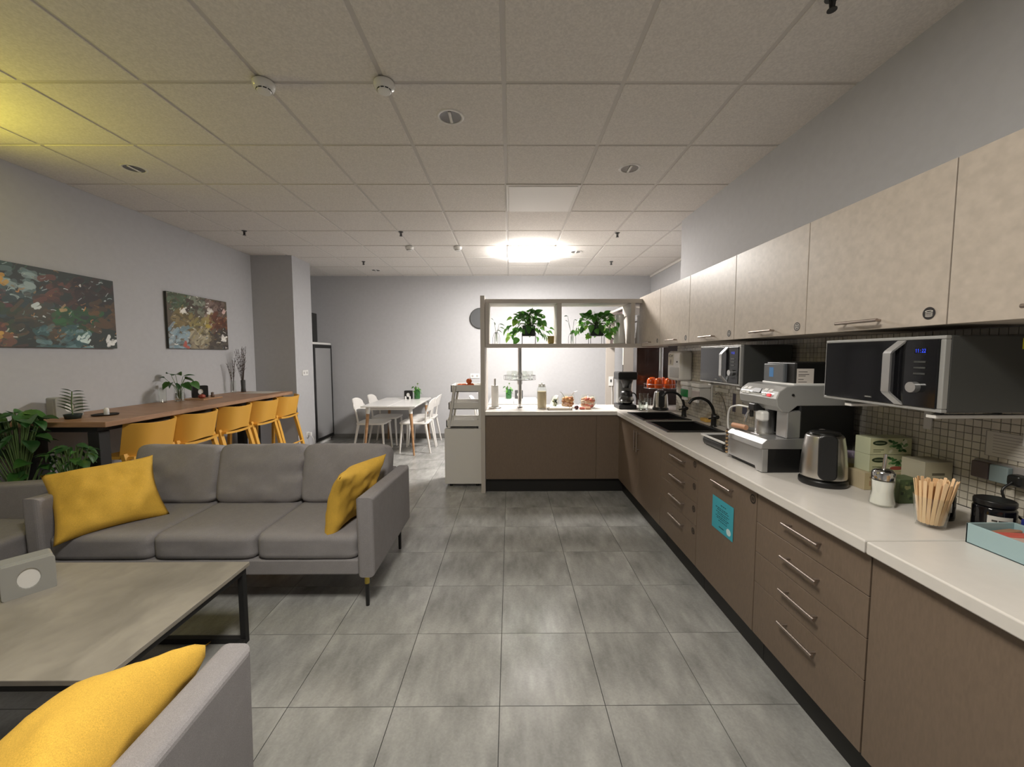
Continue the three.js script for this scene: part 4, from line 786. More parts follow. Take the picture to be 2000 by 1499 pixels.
function bud(x, z, label, flip) {                        // small bottle in a wire cage with a cutting
  const y = 1.572, t = thing('bud_vase', label, 'vase', [x, y, z]);
  add('bottle', lathe([[0, 0.002], [0.020, 0.002], [0.022, 0.02], [0.020, 0.07], [0.012, 0.10], [0.013, 0.118], [0.0145, 0.118], [0.0138, 0.10], [0.0222, 0.07], [0.0242, 0.02], [0.022, 0], [0, 0]], x, y, z, 20), M.glass, t);
  const c = []; for (let i = 0; i < 4; i++) { const a = i * Math.PI / 2 + 0.4, X = Math.cos(a), Z = Math.sin(a); c.push(tube([[x + X * 0.040, y, z + Z * 0.040], [x + X * 0.040, y + 0.07, z + Z * 0.040], [x + X * 0.030, y + 0.105, z + Z * 0.030], [x + X * 0.016, y + 0.122, z + Z * 0.016]], 0.0018, 14, 5)); }
  c.push(new THREE.TorusGeometry(0.0165, 0.003, 6, 20).rotateX(Math.PI / 2).translate(x, y + 0.122, z));
  add('wire_cage', c, M.blackMatte, t);
  const S = flip ? [[-0.05, 0.30, 2.6, 0.1], [-0.045, 0.235, 2.4, 0.7], [0.02, 0.26, 0.1, -0.1]] : [[-0.015, 0.20, 1.9, 1.1], [0.03, 0.215, 0.1, -0.15], [0.035, 0.18, 0.1, -0.25], [0.005, 0.15, 0.1, -0.3], [-0.02, 0.24, 2.2, 0.8]];
  const st = []; S.forEach(([dx, dy, az, pi], i) => { st.push(tube([[x, y + 0.03, z], [x + dx * 0.3, y + 0.125, z], [x + dx, y + dy, z]], 0.0017, 10, 5)); leaf(t, LG.lance, M.leafDark[i % 3], [dx, dy, 0], az, pi, flip ? 0.045 : 0.075, 0.6); });
  add('cutting', st, M.stem, t);
}
bud(-0.145, -4.37, 'small glass bottle with leafy cutting in a wire cage, left bay'); bud(0.672, -4.37, 'small glass bottle with sparse cutting in a wire cage, right bay', true);
single('gold_candle_cup', lathe([[0, 0], [0.026, 0], [0.034, 0.015], [0.037, 0.085], [0.034, 0.085], [0.031, 0.018], [0, 0.01]], 0.442, 1.5725, -4.36, 24), mat([0.42, 0.32, 0.13], 0.35, { metalness: 0.7 }), 'mottled gold cup at the right end of the left shelf bay', 'cup');
function jug(x, z, label, turn) {
  const y = 1.5725, t = thing('white_jug', label, 'jug', [x, y, z], undefined, true); t.rotation.y = turn;
  add('body', lathe([[0, 0], [0.062, 0], [0.066, 0.012], [0.060, 0.10], [0.048, 0.20], [0.044, 0.27], [0.047, 0.30], [0.040, 0.315], [0.018, 0.322], [0, 0.322]], 0, 0, 0, 28), M.whiteGloss, t);
  add('spout', new THREE.ConeGeometry(0.02, 0.06, 14).rotateZ(-0.9).translate(0.055, 0.285, 0), M.whiteGloss, t);
  add('handle', tube([[-0.045, 0.245, 0], [-0.085, 0.235, 0], [-0.105, 0.16, 0], [-0.088, 0.07, 0], [-0.058, 0.05, 0]], 0.0085, 24, 8), M.silverPaint, t);
}
jug(1.185, -4.38, 'tall white jug with grey handle in the right shelf bay', 0); jug(1.436, -4.45, 'tall white jug half hidden behind the wall cabinets', 0);
// poles with racks
function rackPole(x, z, yTop, yr, label) {
  const t = thing('rack_pole', label, 'pole rack', [x, WT, z]);
  add('pole', cyl(0.0215, 0.0215, WT, yTop, x, z, 24), M.chrome, t);
  add('base_flange', cyl(0.035, 0.033, WT, WT + 0.012, x, z, 24), M.chrome, t);
  add('collar', [cyl(0.030, 0.030, yr - 0.055, yr - 0.005, x, z, 24), cyl(0.028, 0.028, yr + 0.045, yr + 0.075, x, z, 24)], M.chrome, t);
  const R = 0.175, w = [];
  for (const [r, y] of [[R, yr], [R, yr + 0.045], [R * 0.66, yr], [R * 0.34, yr]]) w.push(new THREE.TorusGeometry(r, 0.0026, 6, 40).rotateX(Math.PI / 2).translate(x, y, z));
  for (let i = 0; i < 14; i++) { const a = i * Math.PI / 7; w.push(rod([x + Math.cos(a) * 0.03, yr, z + Math.sin(a) * 0.03], [x + Math.cos(a) * R, yr, z + Math.sin(a) * R], 0.002, 5), rod([x + Math.cos(a) * R, yr, z + Math.sin(a) * R], [x + Math.cos(a) * R, yr + 0.045, z + Math.sin(a) * R], 0.002, 5)); }
  add('wire_basket', w, mat([0.30, 0.30, 0.30], 0.3, { metalness: 1 }), t);
}
rackPole(0.110, -4.47, 1.5335, 1.185, 'chrome pole with round wire rack of clear glasses on the island');
rackPole(1.665, -4.44, 1.5335, 1.09, 'chrome pole with round wire rack of orange cups by the corner');
const gl = i => [[-0.115, 0.02], [-0.055, 0.085], [0.055, 0.085], [0.115, 0.015], [0.05, -0.09], [-0.06, -0.09]][i];
const glPos = ['leftmost', 'front left', 'front right', 'rightmost', 'rear right', 'rear left'];
for (let i = 0; i < 6; i++) { const [dx, dz2] = gl(i); single('upturned_glass', lathe([[0.036, 0], [0.029, 0.092], [0, 0.096], [0, 0.091], [0.027, 0.088], [0.034, 0]], 0.110 + dx, 1.188, -4.47 + dz2, 22), M.glass, 'clear upturned tumbler, ' + glPos[i] + ' on the island pole rack', 'glass', 'upturned glasses on the rack'); }
for (let i = 0; i < 6; i++) { const [dx, dz2] = gl(i); single('orange_cup', lathe([[0.040, 0], [0.0435, 0.03], [0.040, 0.085], [0.026, 0.108], [0, 0.112], [0, 0.108], [0.024, 0.104], [0.037, 0.083], [0.0405, 0.03], [0.037, 0]], 1.665 + dx, 1.093, -4.44 + dz2, 24), M.orange, 'translucent orange upturned cup, ' + glPos[i] + ' on the corner pole rack', 'cup', 'orange cups on the rack'); }
single('glossy_panel', bx(1.475, 2.04, WT, 1.62, -4.70, -4.685, 0.002), mat([0.035, 0.018, 0.013], 0.12), 'glossy dark brown upright panel at the corner end of the island', 'panel');
// island things
{
  const x = -0.165, z = -4.44, t = thing('paper_towel_stand', 'white paper towel roll on an upright steel stand', 'paper towel', [x, WT, z]);
  add('base', lathe([[0, 0], [0.068, 0], [0.070, 0.008], [0.06, 0.014], [0, 0.014]], x, WT, z, 28), M.steel, t);
  add('rod', cyl(0.0105, 0.0105, WT + 0.012, WT + 0.325, x, z, 14), M.steel, t);
  add('roll', lathe([[0.014, 0], [0.040, 0], [0.040, 0.235], [0.014, 0.235]], x, WT + 0.015, z, 28), M.paper, t);
}
{
  const x = 0.352, z = -4.42, t = thing('cream_bottle', 'wide glass bottle of cream-coloured sugar with white cap on the island', 'bottle', [x, WT, z]);
  add('glass_body', lathe([[0, 0.002], [0.048, 0.002], [0.051, 0.01], [0.051, 0.20], [0.042, 0.235], [0.040, 0.255], [0.0425, 0.255], [0.0445, 0.237], [0.0535, 0.20], [0.0535, 0.008], [0.05, 0], [0, 0]], x, WT, z, 28), M.glass, t);
  add('contents', cyl(0.0495, 0.0495, WT + 0.004, WT + 0.185, x, z, 28), mat([0.60, 0.49, 0.33], 0.9), t);
  add('cap', [cyl(0.038, 0.034, WT + 0.235, WT + 0.268, x, z, 22), sph(0.012, x, WT + 0.276, z)], M.whiteGloss, t);
}
function jarOf(x, z, r, h, items, m, label, lid) {
  const t = thing('glass_jar', label, 'jar', [x, WT, z]);
  add('glass_body', lathe([[0, 0.002], [r * 0.8, 0.002], [r, h * 0.3], [r * 0.97, h * 0.7], [r * 0.8, h], [r * 0.83, h], [r, h * 0.7], [r * 1.03, h * 0.3], [r * 0.83, 0], [0, 0]], x, WT, z, 26), M.glass, t);
  const list = [];
  for (let i = 0; i < items; i++) { const a = i * 2.4, d = r * 0.58 * Math.sqrt(((i * 7) % items + 0.5) / items), y = WT + 0.018 + (h * 0.62) * (i / items); list.push([sph(r * 0.30, x + Math.cos(a) * d, y, z + Math.sin(a) * d, 1, 0.6 + 0.3 * hash(i, 1, 2), 1, 10), m[i % m.length].color.toArray()]); }
  add('jar_contents', tinted(list), mat([1, 1, 1], 0.75, { vertexColors: true }), t).userData.kind = 'stuff';
  if (lid) add('tongs', [tube([[x - r * 0.3, WT + h * 0.55, z], [x - r * 0.8, WT + h * 1.05, z], [x - r * 1.05, WT + h * 1.15, z]], 0.0045, 10, 6), tube([[x + r * 0.3, WT + h * 0.55, z], [x + r * 0.85, WT + h * 1.12, z], [x + r * 1.3, WT + h * 1.22, z]], 0.0045, 10, 6)], M.steel, t);
}
const mb = [mat([0.55, 0.25, 0.09], 0.8), mat([0.62, 0.36, 0.17], 0.8), mat([0.40, 0.16, 0.06], 0.8)], mr = [mat([0.62, 0.17, 0.12], 0.6), mat([0.66, 0.36, 0.22], 0.6), mat([0.72, 0.55, 0.42], 0.6)], mg = [mat([0.30, 0.32, 0.20], 0.7), mat([0.55, 0.55, 0.42], 0.7), mat([0.03, 0.04, 0.03], 0.4)];
jarOf(0.505, -4.50, 0.046, 0.125, 14, mg, 'small glass jar with pale green and black contents on the island');
jarOf(0.645, -4.47, 0.080, 0.150, 30, mb, 'glass jar of brown biscuits with steel tongs on the island', true);
jarOf(0.865, -4.44, 0.092, 0.145, 30, mr, 'round glass jar of red and cream sweets on the island');
single('dark_red_ball', sph(0.024, 0.715, WT + 0.022, -4.30, 1, 0.92, 1, 16), mat([0.06, 0.008, 0.012], 0.3), 'small dark red round fruit in front of the sweets jar', 'fruit');
for (let i = 0; i < 2; i++) single('sweet_packet', bx(0.748 + i * 0.062, 0.803 + i * 0.062, WT, WT + 0.026, -4.325, -4.28, 0.006), mr[i], i ? 'pale orange sweet packet before the sweets jar, right one' : 'reddish sweet packet before the sweets jar, left one', 'packet');
single('low_dish', [bx(0.40, 0.66, WT, WT + 0.008, -4.345, -4.235, 0.003), bx(0.40, 0.66, WT, WT + 0.024, -4.25, -4.235, 0.004), bx(0.40, 0.66, WT, WT + 0.024, -4.345, -4.332, 0.004), bx(0.40, 0.413, WT, WT + 0.024, -4.345, -4.235, 0.004), bx(0.647, 0.66, WT, WT + 0.024, -4.345, -4.235, 0.004)], mat([0.60, 0.54, 0.46], 0.5), 'low beige dish on the front of the island', 'dish');
single('folded_napkin', bx(0.425, 0.635, WT + 0.0085, WT + 0.026, -4.325, -4.255, 0.006), M.paper, 'folded white napkins in the low beige dish', 'napkin');
// filter coffee maker
{
  const x = 1.268, z = -4.42, t = thing('filter_coffee_maker', 'black filter coffee maker with glass pot on the island corner', 'coffee maker', [x, WT, z]);
  add('base', bx(x - 0.098, x + 0.095, WT, WT + 0.046, z - 0.10, z + 0.13, 0.008), M.black, t);
  add('back_column', bx(x - 0.075, x + 0.075, WT + 0.044, WT + 0.33, z - 0.10, z - 0.005, 0.01), M.silverPaint, t);
  add('head', [bx(x - 0.104, x + 0.102, WT + 0.315, WT + 0.400, z - 0.10, z + 0.115, 0.016)], M.black, t);
  add('filter_basket', lathe([[0, 0], [0.040, 0], [0.072, 0.085], [0.072, 0.09], [0, 0.09]], x, WT + 0.228, z + 0.045, 28), M.black, t);
  const p = add('coffee_pot', lathe([[0, 0.002], [0.062, 0.002], [0.080, 0.03], [0.078, 0.055], [0.048, 0.100], [0.050, 0.100], [0.081, 0.057], [0.0825, 0.028], [0.064, 0], [0, 0]], x, WT + 0.048, z + 0.05, 28), M.glass, t);
  add('coffee', lathe([[0, 0], [0.060, 0], [0.077, 0.028], [0.077, 0.048], [0, 0.048]], x, WT + 0.051, z + 0.05, 28), mat([0.012, 0.006, 0.003], 0.1), p);
  add('pot_collar', lathe([[0.040, 0.098], [0.066, 0.086], [0.058, 0.142], [0, 0.150]], x, WT + 0.048, z + 0.05, 24), M.black, p);
  add('pot_handle', bar([[x + 0.04, WT + 0.175, z + 0.06], [x + 0.085, WT + 0.165, z + 0.075], [x + 0.108, WT + 0.10, z + 0.08]], 0.022, 0.012, 14), M.black, p);
  add('water_pin', rod([x - 0.02, WT + 0.395, z - 0.03], [x - 0.02, WT + 0.475, z - 0.03], 0.004, 6), M.darkGrey, t);
}
{
  const x = 1.425, z = -4.27, t = thing('water_jug', 'clear glass jug beside the filter coffee maker', 'jug', [x, WT, z]);
  add('glass_body', lathe([[0, 0.003], [0.045, 0.003], [0.047, 0.01], [0.043, 0.16], [0.046, 0.175], [0.048, 0.175], [0.0455, 0.16], [0.05, 0.008], [0.048, 0], [0, 0]], x, WT, z, 28), M.glass, t);
  add('water', cyl(0.0455, 0.044, WT + 0.004, WT + 0.085, x, z, 24), M.water, t);
  add('handle', tube([[x + 0.044, WT + 0.145, z], [x + 0.078, WT + 0.13, z], [x + 0.078, WT + 0.06, z], [x + 0.047, WT + 0.045, z]], 0.005, 18, 6), M.glass, t);
}
for (let i = 0; i < 2; i++) single('tumbler', lathe([[0, 0.003], [0.028, 0.003], [0.033, 0.115], [0.0348, 0.115], [0.03, 0], [0, 0]], [1.375, 1.50][i], WT, [-4.205, -4.36][i], 22), M.glass, i ? 'clear tumbler behind the glass jug, next to the far kettle' : 'clear tumbler in front of the filter coffee maker', 'glass');
function kettle(x, z, k, turn, label) {
  const t = thing('kettle', label, 'kettle', [x, WT, z], undefined, true); t.rotation.y = turn;
  const S = g => g.scale(k, k, k);
  add('base', S(lathe([[0, 0], [0.088, 0], [0.092, 0.006], [0.092, 0.022], [0.084, 0.030], [0, 0.030]], 0, 0, 0, 36)), M.black, t);
  add('body', S(lathe([[0, 0.028], [0.084, 0.028], [0.088, 0.04], [0.086, 0.09], [0.079, 0.17], [0.072, 0.215], [0.066, 0.225], [0, 0.225]], 0, 0, 0, 40)), M.steel, t);
  add('lid', S(lathe([[0, 0.224], [0.060, 0.224], [0.056, 0.236], [0.02, 0.242], [0, 0.242]], 0, 0, 0, 30)), M.black, t);
  add('spout', S(new THREE.ConeGeometry(0.026, 0.06, 16).rotateX(-2.2).translate(0, 0.20, -0.072)), M.steel, t);
  const h = roundRect(0.056, 0.185, 0.022);
  add('handle', S(ext(h, 0.022, 0.006).rotateX(-0.075).translate(0, 0.135, 0.073)), M.black, t);
  add('switch', S(bx(-0.012, 0.012, 0.036, 0.050, 0.086, 0.098, 0.004)), M.darkGrey, t);
}
kettle(1.415, -1.785, 1.0, -0.50, 'steel and black kettle beside the espresso machine');
kettle(1.600, -4.255, 0.88, -0.22, 'steel and black kettle in front of the orange cups');
// ---------------------------------------------------------------- white trolley and crate ladder left of the island
{
  const x0 = -0.716, x1 = -0.305, z1 = -4.37, z0 = -4.78, t = thing('white_trolley_cabinet', 'plain white cabinet on castors left of the island end panel', 'cabinet', [(x0 + x1) / 2, 0, (z0 + z1) / 2]);
  add('body', bx(x0, x1, 0.035, 0.648, z0, z1, 0.004), M.white, t);
  add('castor', [cyl(0.018, 0.018, 0, 0.037, x0 + 0.06, z1 - 0.06, 12), cyl(0.018, 0.018, 0, 0.037, x1 - 0.06, z1 - 0.06, 12), cyl(0.018, 0.018, 0, 0.037, x0 + 0.06, z0 + 0.06, 12), cyl(0.018, 0.018, 0, 0.037, x1 - 0.06, z0 + 0.06, 12)], M.black, t);
}
{
  const t = thing('tiered_crate_stand', 'white three-tier crate stand on top of the white cabinet', 'crate stand', [-0.5, 0.649, -4.57]), zf = -4.385, zb = -4.755;
  const tier = (x0, x1, y, h, d) => {
    const b = add('tray', [bx(x0, x1, y, y + 0.010, zb, zf - d, 0.002), bx(x0, x0 + 0.012, y, y + h, zb, zf - d, 0.002), bx(x1 - 0.012, x1, y, y + h, zb, zf - d, 0.002), bx(x0, x1, y, y + h, zb, zb + 0.012, 0.002)], M.white, t);
    add('front_slat', bx(x0, x1, y, y + h, zf - d - 0.012, zf - d, 0.002), M.white, b);
  };
  tier(-0.700, -0.315, 0.668, 0.075, 0); tier(-0.672, -0.315, 0.862, 0.075, 0.004); tier(-0.645, -0.315, 1.052, 0.075, 0.008);
  for (const z of [zf - 0.004, zb]) {
    const zz = z;
    add('ladder_rail', [rod([-0.668, 0.655, zz], [-0.598, 1.125, zz], 0.018, 4)], M.white, t);
    add('ladder_rail', bx(-0.345, -0.316, 0.649, 1.125, zz - 0.002, zz + 0.012, 0.002), M.white, t);
  }
}
[[-0.555, 0.022, 'first orange sweet potato, lying at the left in the top crate'], [-0.51, 0.024, 'second orange sweet potato, lying in the middle of the top crate'], [-0.44, 0.026, 'third orange sweet potato, lying at the right in the top crate']].forEach(([x, r, l], i) => single('sweet_potato', sph(r, x, 1.0625 + 0.052 + (i === 2 ? 0.004 : 0), -4.50, 1.7, 1, 1.1, 14), M.orangeSolid, l, 'vegetable', 'orange roots in the top crate'));
single('orange_pumpkin', sph(0.032, -0.455, 1.0625 + 0.103, -4.49, 1, 0.95, 1, 16), M.orangeSolid, 'round orange squash topmost in the crate stand', 'vegetable');
single('crate_paper', bx(-0.62, -0.34, 1.0625, 1.092, -4.74, -4.41, 0.01), M.paper, 'white paper lining in the top crate', 'paper');
// ---------------------------------------------------------------- open divider shelving in the alcove
{
  const t = thing('divider_shelving', 'tall open beige shelving with dark brown boxes in the far right alcove', 'shelving', [1.7, 0, -6.0]);
  for (const z of [-6.62, -5.62]) add('upright', bx(1.575, 1.715, 0, 2.13, z - 0.02, z + 0.02, 0.002), M.frame, t);
  add('upright', bx(2.30, 2.40, 0, 2.13, -5.64, -5.60, 0.002), M.frame, t);
  for (const y of [1.60, 1.97]) add('shelf_board', bx(1.60, 1.70, y, y + 0.03, -6.60, -5.64, 0.002), M.frame, t);
  add('shelf_board', bx(1.575, 2.40, 2.10, 2.13, -6.60, -5.64, 0.002), M.frame, t);
  for (const [a, b, c, d] of [[1.635, 1.72, -6.50, -6.10], [2.005, 2.08, -6.2, -5.7]]) add('dark_box', bx(1.61, 1.69, a, b, c, d, 0.003), mat([0.05, 0.025, 0.02], 0.4), t);
}
{
  const t = thing('wall_socket', 'white socket with cable on the first upright of the alcove shelving', 'socket', [1.645, 1.02, -6.60]);
  add('plate', bx(1.62, 1.695, 0.95, 1.10, -6.5995, -6.585, 0.004), M.whiteGloss, t);
  add('outlet', bx(1.643, 1.668, 1.01, 1.055, -6.5848, -6.582, 0.002), M.darkGrey, t);
  add('cable', tube([[1.665, 0.96, -6.585], [1.672, 0.85, -6.58], [1.67, 0.5, -6.57], [1.66, 0.01, -6.55]], 0.005, 20, 6), M.whiteGloss, t);
}
// ---------------------------------------------------------------- along the splashback
const WX = XR - 0.0125;
{
  const z0 = -4.155, z1 = -3.83, x0 = 1.622, t = thing('towel_dispenser', 'white paper towel dispenser on the splashback under the second wall cabinet', 'towel dispenser', [(x0 + WX) / 2, 1.20, (z0 + z1) / 2]);
  add('housing', bx(x0, WX, 1.20, 1.49, z0, z1, 0.030), M.white, t);
  add('grey_window', bx(x0 - 0.002, x0 + 0.02, 1.225, 1.335, z0 + 0.06, z1 - 0.03, 0.008), mat([0.36, 0.345, 0.31], 0.35), t);
  const tx = canvasTex(128, 128, (c) => { c.fillStyle = '#cfc8b8'; c.fillRect(0, 0, 128, 128); c.fillStyle = '#3a3630'; for (const [x, y, w] of [[8, 12, 22], [34, 10, 30], [70, 14, 40], [10, 28, 26], [42, 30, 20], [68, 28, 36]]) c.fillRect(x, y, w, 8); c.fillStyle = '#77706a'; c.beginPath(); c.moveTo(60, 56); c.lineTo(76, 80); c.lineTo(70, 116); c.lineTo(54, 116); c.lineTo(48, 84); c.closePath(); c.fill(); });
  add('printed_label', flatX(x0 - 0.0012, 1.35, 1.465, z0 + 0.03, z0 + 0.16), mat([1, 1, 1], 0.7, { map: tx }), t);
  add('lock', [cyl(0.008, 0.008, 0, 0.006, 0, 0, 14).rotateZ(Math.PI / 2).translate(x0 - 0.001, 1.385, z1 - 0.075)], M.black, t);
}
function soap(z0, z1, fluid, label) {
  const x0 = 1.63, t = thing('soap_dispenser', label, 'soap dispenser', [1.69, 1.03, (z0 + z1) / 2], 'wall soap dispensers by the sinks');
  add('back_plate', bx(WX - 0.012, WX, 1.03, 1.205, z0, z1, 0.004), M.white, t);
  add('lid', bx(x0 - 0.01, WX - 0.012, 1.165, 1.205, z0, z1, 0.012), M.white, t);
  add('tank', bx(x0, WX - 0.012, 1.06, 1.165, z0 + 0.008, z1 - 0.008, 0.008), mat([0.60, 0.58, 0.55], 0.25), t);
  add('soap_window', bx(x0 - 0.006, x0 + 0.02, 1.062, fluid[3], z0 + 0.010, z1 - 0.010, 0.006), mat(fluid.slice(0, 3), 0.15), t);
  add('push_bar', bx(x0 - 0.014, x0 + 0.01, 1.035, 1.062, z0 + 0.02, z1 - 0.02, 0.006), M.white, t);
}
soap(-3.83, -3.665, [0.012, 0.22, 0.05, 1.135], 'wall soap dispenser with bright green soap');
soap(-3.60, -3.44, [0.50, 0.43, 0.42, 1.14], 'wall soap dispenser with pale pink soap');
single('name_strip', bx(WX - 0.003, WX, 1.145, 1.178, -3.40, -3.19, 0.0012), M.paper, 'long white rounded label strip on the splashback', 'label');
{
  const tx = canvasTex(128, 96, (c) => { c.fillStyle = '#b9b2a4'; c.fillRect(0, 0, 128, 96); c.fillStyle = '#565062'; c.fillRect(4, 0, 26, 96); c.fillStyle = '#d0cabc'; c.fillRect(34, 0, 46, 96); c.fillStyle = '#5a5c72'; c.fillRect(84, 12, 36, 28); c.fillRect(84, 56, 36, 40); });
  single('striped_notice', flatX(WX - 0.001, 1.01, 1.15, -3.135, -2.92), mat([1, 1, 1], 0.7, { map: tx, side: THREE.DoubleSide }), 'notice with violet and white stripes on the splashback behind the espresso machine', 'notice');
}
single('hanging_wire', tube([[WX - 0.02, 1.12, -3.36], [WX - 0.03, 1.14, -3.30], [WX - 0.03, 1.10, -3.22], [WX - 0.04, 0.98, -3.14], [WX - 0.06, 0.877, -3.10]], 0.004, 24, 6), mat([0.35, 0.32, 0.28], 0.5), 'thin wire loop hanging down the splashback to the worktop', 'wire');
single('yellow_sponge', bx(1.69, 1.735, WT, WT + 0.028, -3.55, -3.44, 0.006), mat([0.66, 0.40, 0.10], 0.95), 'yellow-orange sponge on the worktop behind the sinks', 'sponge');
{
  const tx = canvasTex(256, 192, (c) => { c.fillStyle = '#c9c4ba'; c.fillRect(0, 0, 256, 192); c.strokeStyle = '#85807a'; c.lineWidth = 3; c.strokeRect(2, 2, 252, 188); for (let i = 0; i < 7; i++) { c.globalAlpha = 0.6; c.fillStyle = '#6d6862'; c.fillRect(24, 26 + i * 22, 150 + 50 * hash(i, 3, 1), 4); } });
  single('wall_notice', flatX(WX - 0.001, 1.083, 1.175, -1.451, -1.20), mat([1, 1, 1], 0.6, { map: tx, side: THREE.DoubleSide }), 'pale printed notice on the splashback at the right edge', 'notice');
}
{
  const t = thing('wall_socket', 'dark and grey double socket with black plug on the splashback, right edge', 'socket', [WX, 1.03, -1.42]);
  add('plate', bx(WX - 0.010, WX, 0.995, 1.065, -1.475, -1.30, 0.003), mat([0.30, 0.28, 0.27], 0.4), t);
  add('outlet', bx(WX - 0.030, WX - 0.010, 1.00, 1.06, -1.41, -1.355, 0.004), mat([0.26, 0.33, 0.34], 0.5), t);
  add('outlet', bx(WX - 0.026, WX - 0.010, 1.00, 1.06, -1.470, -1.415, 0.004), mat([0.12, 0.09, 0.09], 0.5), t);
  add('plug', bx(WX - 0.05, WX - 0.010, 1.005, 1.045, -1.345, -1.305, 0.010), M.black, t);
  add('cable', tube([[WX - 0.05, 1.02, -1.325], [WX - 0.075, 0.99, -1.33], [WX - 0.06, 0.92, -1.30], [WX - 0.05, 0.876, -1.22]], 0.004, 20, 6), M.black, t);
}
// espresso machine
{
  const z0 = -2.265, z1 = -1.945, zc = (z0 + z1) / 2, t = thing('espresso_machine', 'silver and black automatic espresso machine on the worktop', 'espresso machine', [1.45, WT, zc]);
  add('rear_body', bx(1.415, 1.69, WT + 0.004, 1.205, z0 + 0.004, z1 - 0.002, 0.010), M.black, t);
  const prof = poly([[1.242, 0.905], [1.235, 1.000], [1.262, 1.030], [1.50, 1.040], [1.50, 0.992], [1.262, 0.992], [1.262, 0.885], [1.250, 0.885]]);
  add('drip_tray', new THREE.ExtrudeGeometry(poly([[1.236, 0.992], [1.240, 1.012], [1.262, 1.032], [1.46, 1.040], [1.46, 0.990]]), { depth: z1 - z0 - 0.006, bevelEnabled: true, bevelThickness: 0.003, bevelSize: 0.003, bevelSegments: 2 }).translate(0, 0, z0 + 0.003), M.silver, t);
  const fs = new THREE.Shape(); fs.moveTo(z0, 0.882); fs.lineTo(z0, 0.988); fs.lineTo(z1, 0.988); fs.lineTo(z1, WT + 0.004); fs.lineTo(z1 - 0.05, WT + 0.004); fs.lineTo(z1 - 0.058, 0.893); fs.lineTo(z0 + 0.02, 0.893); fs.lineTo(z0 + 0.015, 0.882); fs.closePath();
  add('front_drawer', new THREE.ExtrudeGeometry(fs, { depth: 0.024, bevelEnabled: true, bevelThickness: 0.003, bevelSize: 0.003, bevelOffset: -0.003, bevelSegments: 2 }).rotateY(-Math.PI / 2).translate(1.265, 0, 0), M.silver, t);
  add('base_block', bx(1.262, 1.44, WT, 0.992, z0 + 0.004, z1 - 0.002, 0.004), M.black, t);
  add('drip_grid', [bx(1.285, 1.40, 1.0375, 1.0405, zc - 0.09, zc + 0.05, 0.001)], M.steel, t);
  const head = poly([[1.69, 1.290], [1.40, 1.298], [1.345, 1.292], [1.312, 1.268], [1.300, 1.235], [1.306, 1.200], [1.330, 1.176], [1.36, 1.172], [1.40, 1.205], [1.69, 1.205]]);
  add('head', new THREE.ExtrudeGeometry(head, { depth: z1 - z0 - 0.012, bevelEnabled: true, bevelThickness: 0.006, bevelSize: 0.004, bevelSegments: 3 }).translate(0, 0, z0 + 0.006), M.silverPaint, t);
  const cp = add('control_panel', surf((u, v) => { const a = -0.75 + 1.85 * v, r = 0.0665; return [1.364 - Math.cos(a) * r, 1.232 + Math.sin(a) * r * 0.92, z0 + 0.010 + u * (z1 - z0 - 0.040)]; }, 20, 16), mat([0.62, 0.62, 0.62], 0.22, { metalness: 0.9, side: THREE.DoubleSide }), t);
  const btn = (f, a, col, w = 0.026) => { const r = 0.0685, z = z0 + (z1 - z0) * f; add('button', bx(-0.003, 0.003, -0.0085, 0.0085, -w / 2, w / 2, 0.002).rotateZ(-a).translate(1.364 - Math.cos(a) * r, 1.232 + Math.sin(a) * r * 0.92, z), col, cp); };
  for (const f of [0.13, 0.24, 0.68, 0.80]) for (const a of [0.30, 0.70]) btn(f, a, f === 0.80 && a === 0.30 ? mat([0.65, 0.06, 0.07], 0.4, { emissive: new THREE.Color(0.8, 0.03, 0.05), emissiveIntensity: 0.5 }) : M.whiteGloss);
  add('display', bx(-0.002, 0.002, -0.013, 0.013, -0.032, 0.032, 0.001).rotateZ(-0.55).translate(1.364 - Math.cos(0.55) * 0.069, 1.232 + Math.sin(0.55) * 0.0635, zc - 0.01), M.darkGrey, cp);
  add('head_screw', [cyl(0.006, 0.006, 0, 0.004, 0, 0, 12).rotateX(Math.PI / 2).translate(1.375, 1.255, z1 + 0.001)], M.black, t);
  add('brew_column', [lathe([[0.046, 0], [0.046, 0.15], [0.030, 0.16]], 1.375, 1.038, zc - 0.045, 24)], M.silver, t);
  add('side_block', bx(1.355, 1.45, 1.040, 1.178, z1 - 0.085, z1 - 0.004, 0.006), M.silver, t);
  add('coffee_spout', [bx(1.285, 1.345, 1.155, 1.195, zc - 0.055, zc + 0.005, 0.008), rod([1.30, 1.16, zc - 0.045], [1.305, 1.12, zc - 0.05], 0.010, 10)], M.black, t);
  add('milk_nozzle', [bx(1.30, 1.345, 1.105, 1.16, zc - 0.015, zc + 0.045, 0.014)], M.whiteGloss, t);
  add('steam_wand', tube([[1.305, 1.16, zc - 0.06], [1.292, 1.12, zc - 0.075], [1.288, 1.085, zc - 0.082]], 0.007, 12, 8), M.chrome, t);
  add('milk_tube', tube([[1.30, 1.168, zc - 0.06], [1.29, 1.165, zc - 0.16], [1.30, 1.13, zc - 0.26], [1.31, 1.04, zc - 0.29], [1.325, 0.93, zc - 0.275]], 0.0055, 30, 8), M.whiteGloss, t);
  const hp = add('bean_hopper', bx(1.405, 1.64, 1.297, 1.415, z0 + 0.06, -1.975, 0.010), M.black, t);
  add('hopper_rim', bx(1.392, 1.60, 1.2975, 1.310, z0 + 0.05, -1.965, 0.004), M.whiteGloss, hp);
  add('hopper_window', bx(1.388, 1.408, 1.311, 1.405, z0 + 0.065, -2.035, 0.006), mat([0.10, 0.11, 0.12], 0.12), hp);
  add('blue_sticker', flatX(1.3872, 1.335, 1.385, z0 + 0.115, z0 + 0.150), mat([0.06, 0.22, 0.50], 0.5), hp);
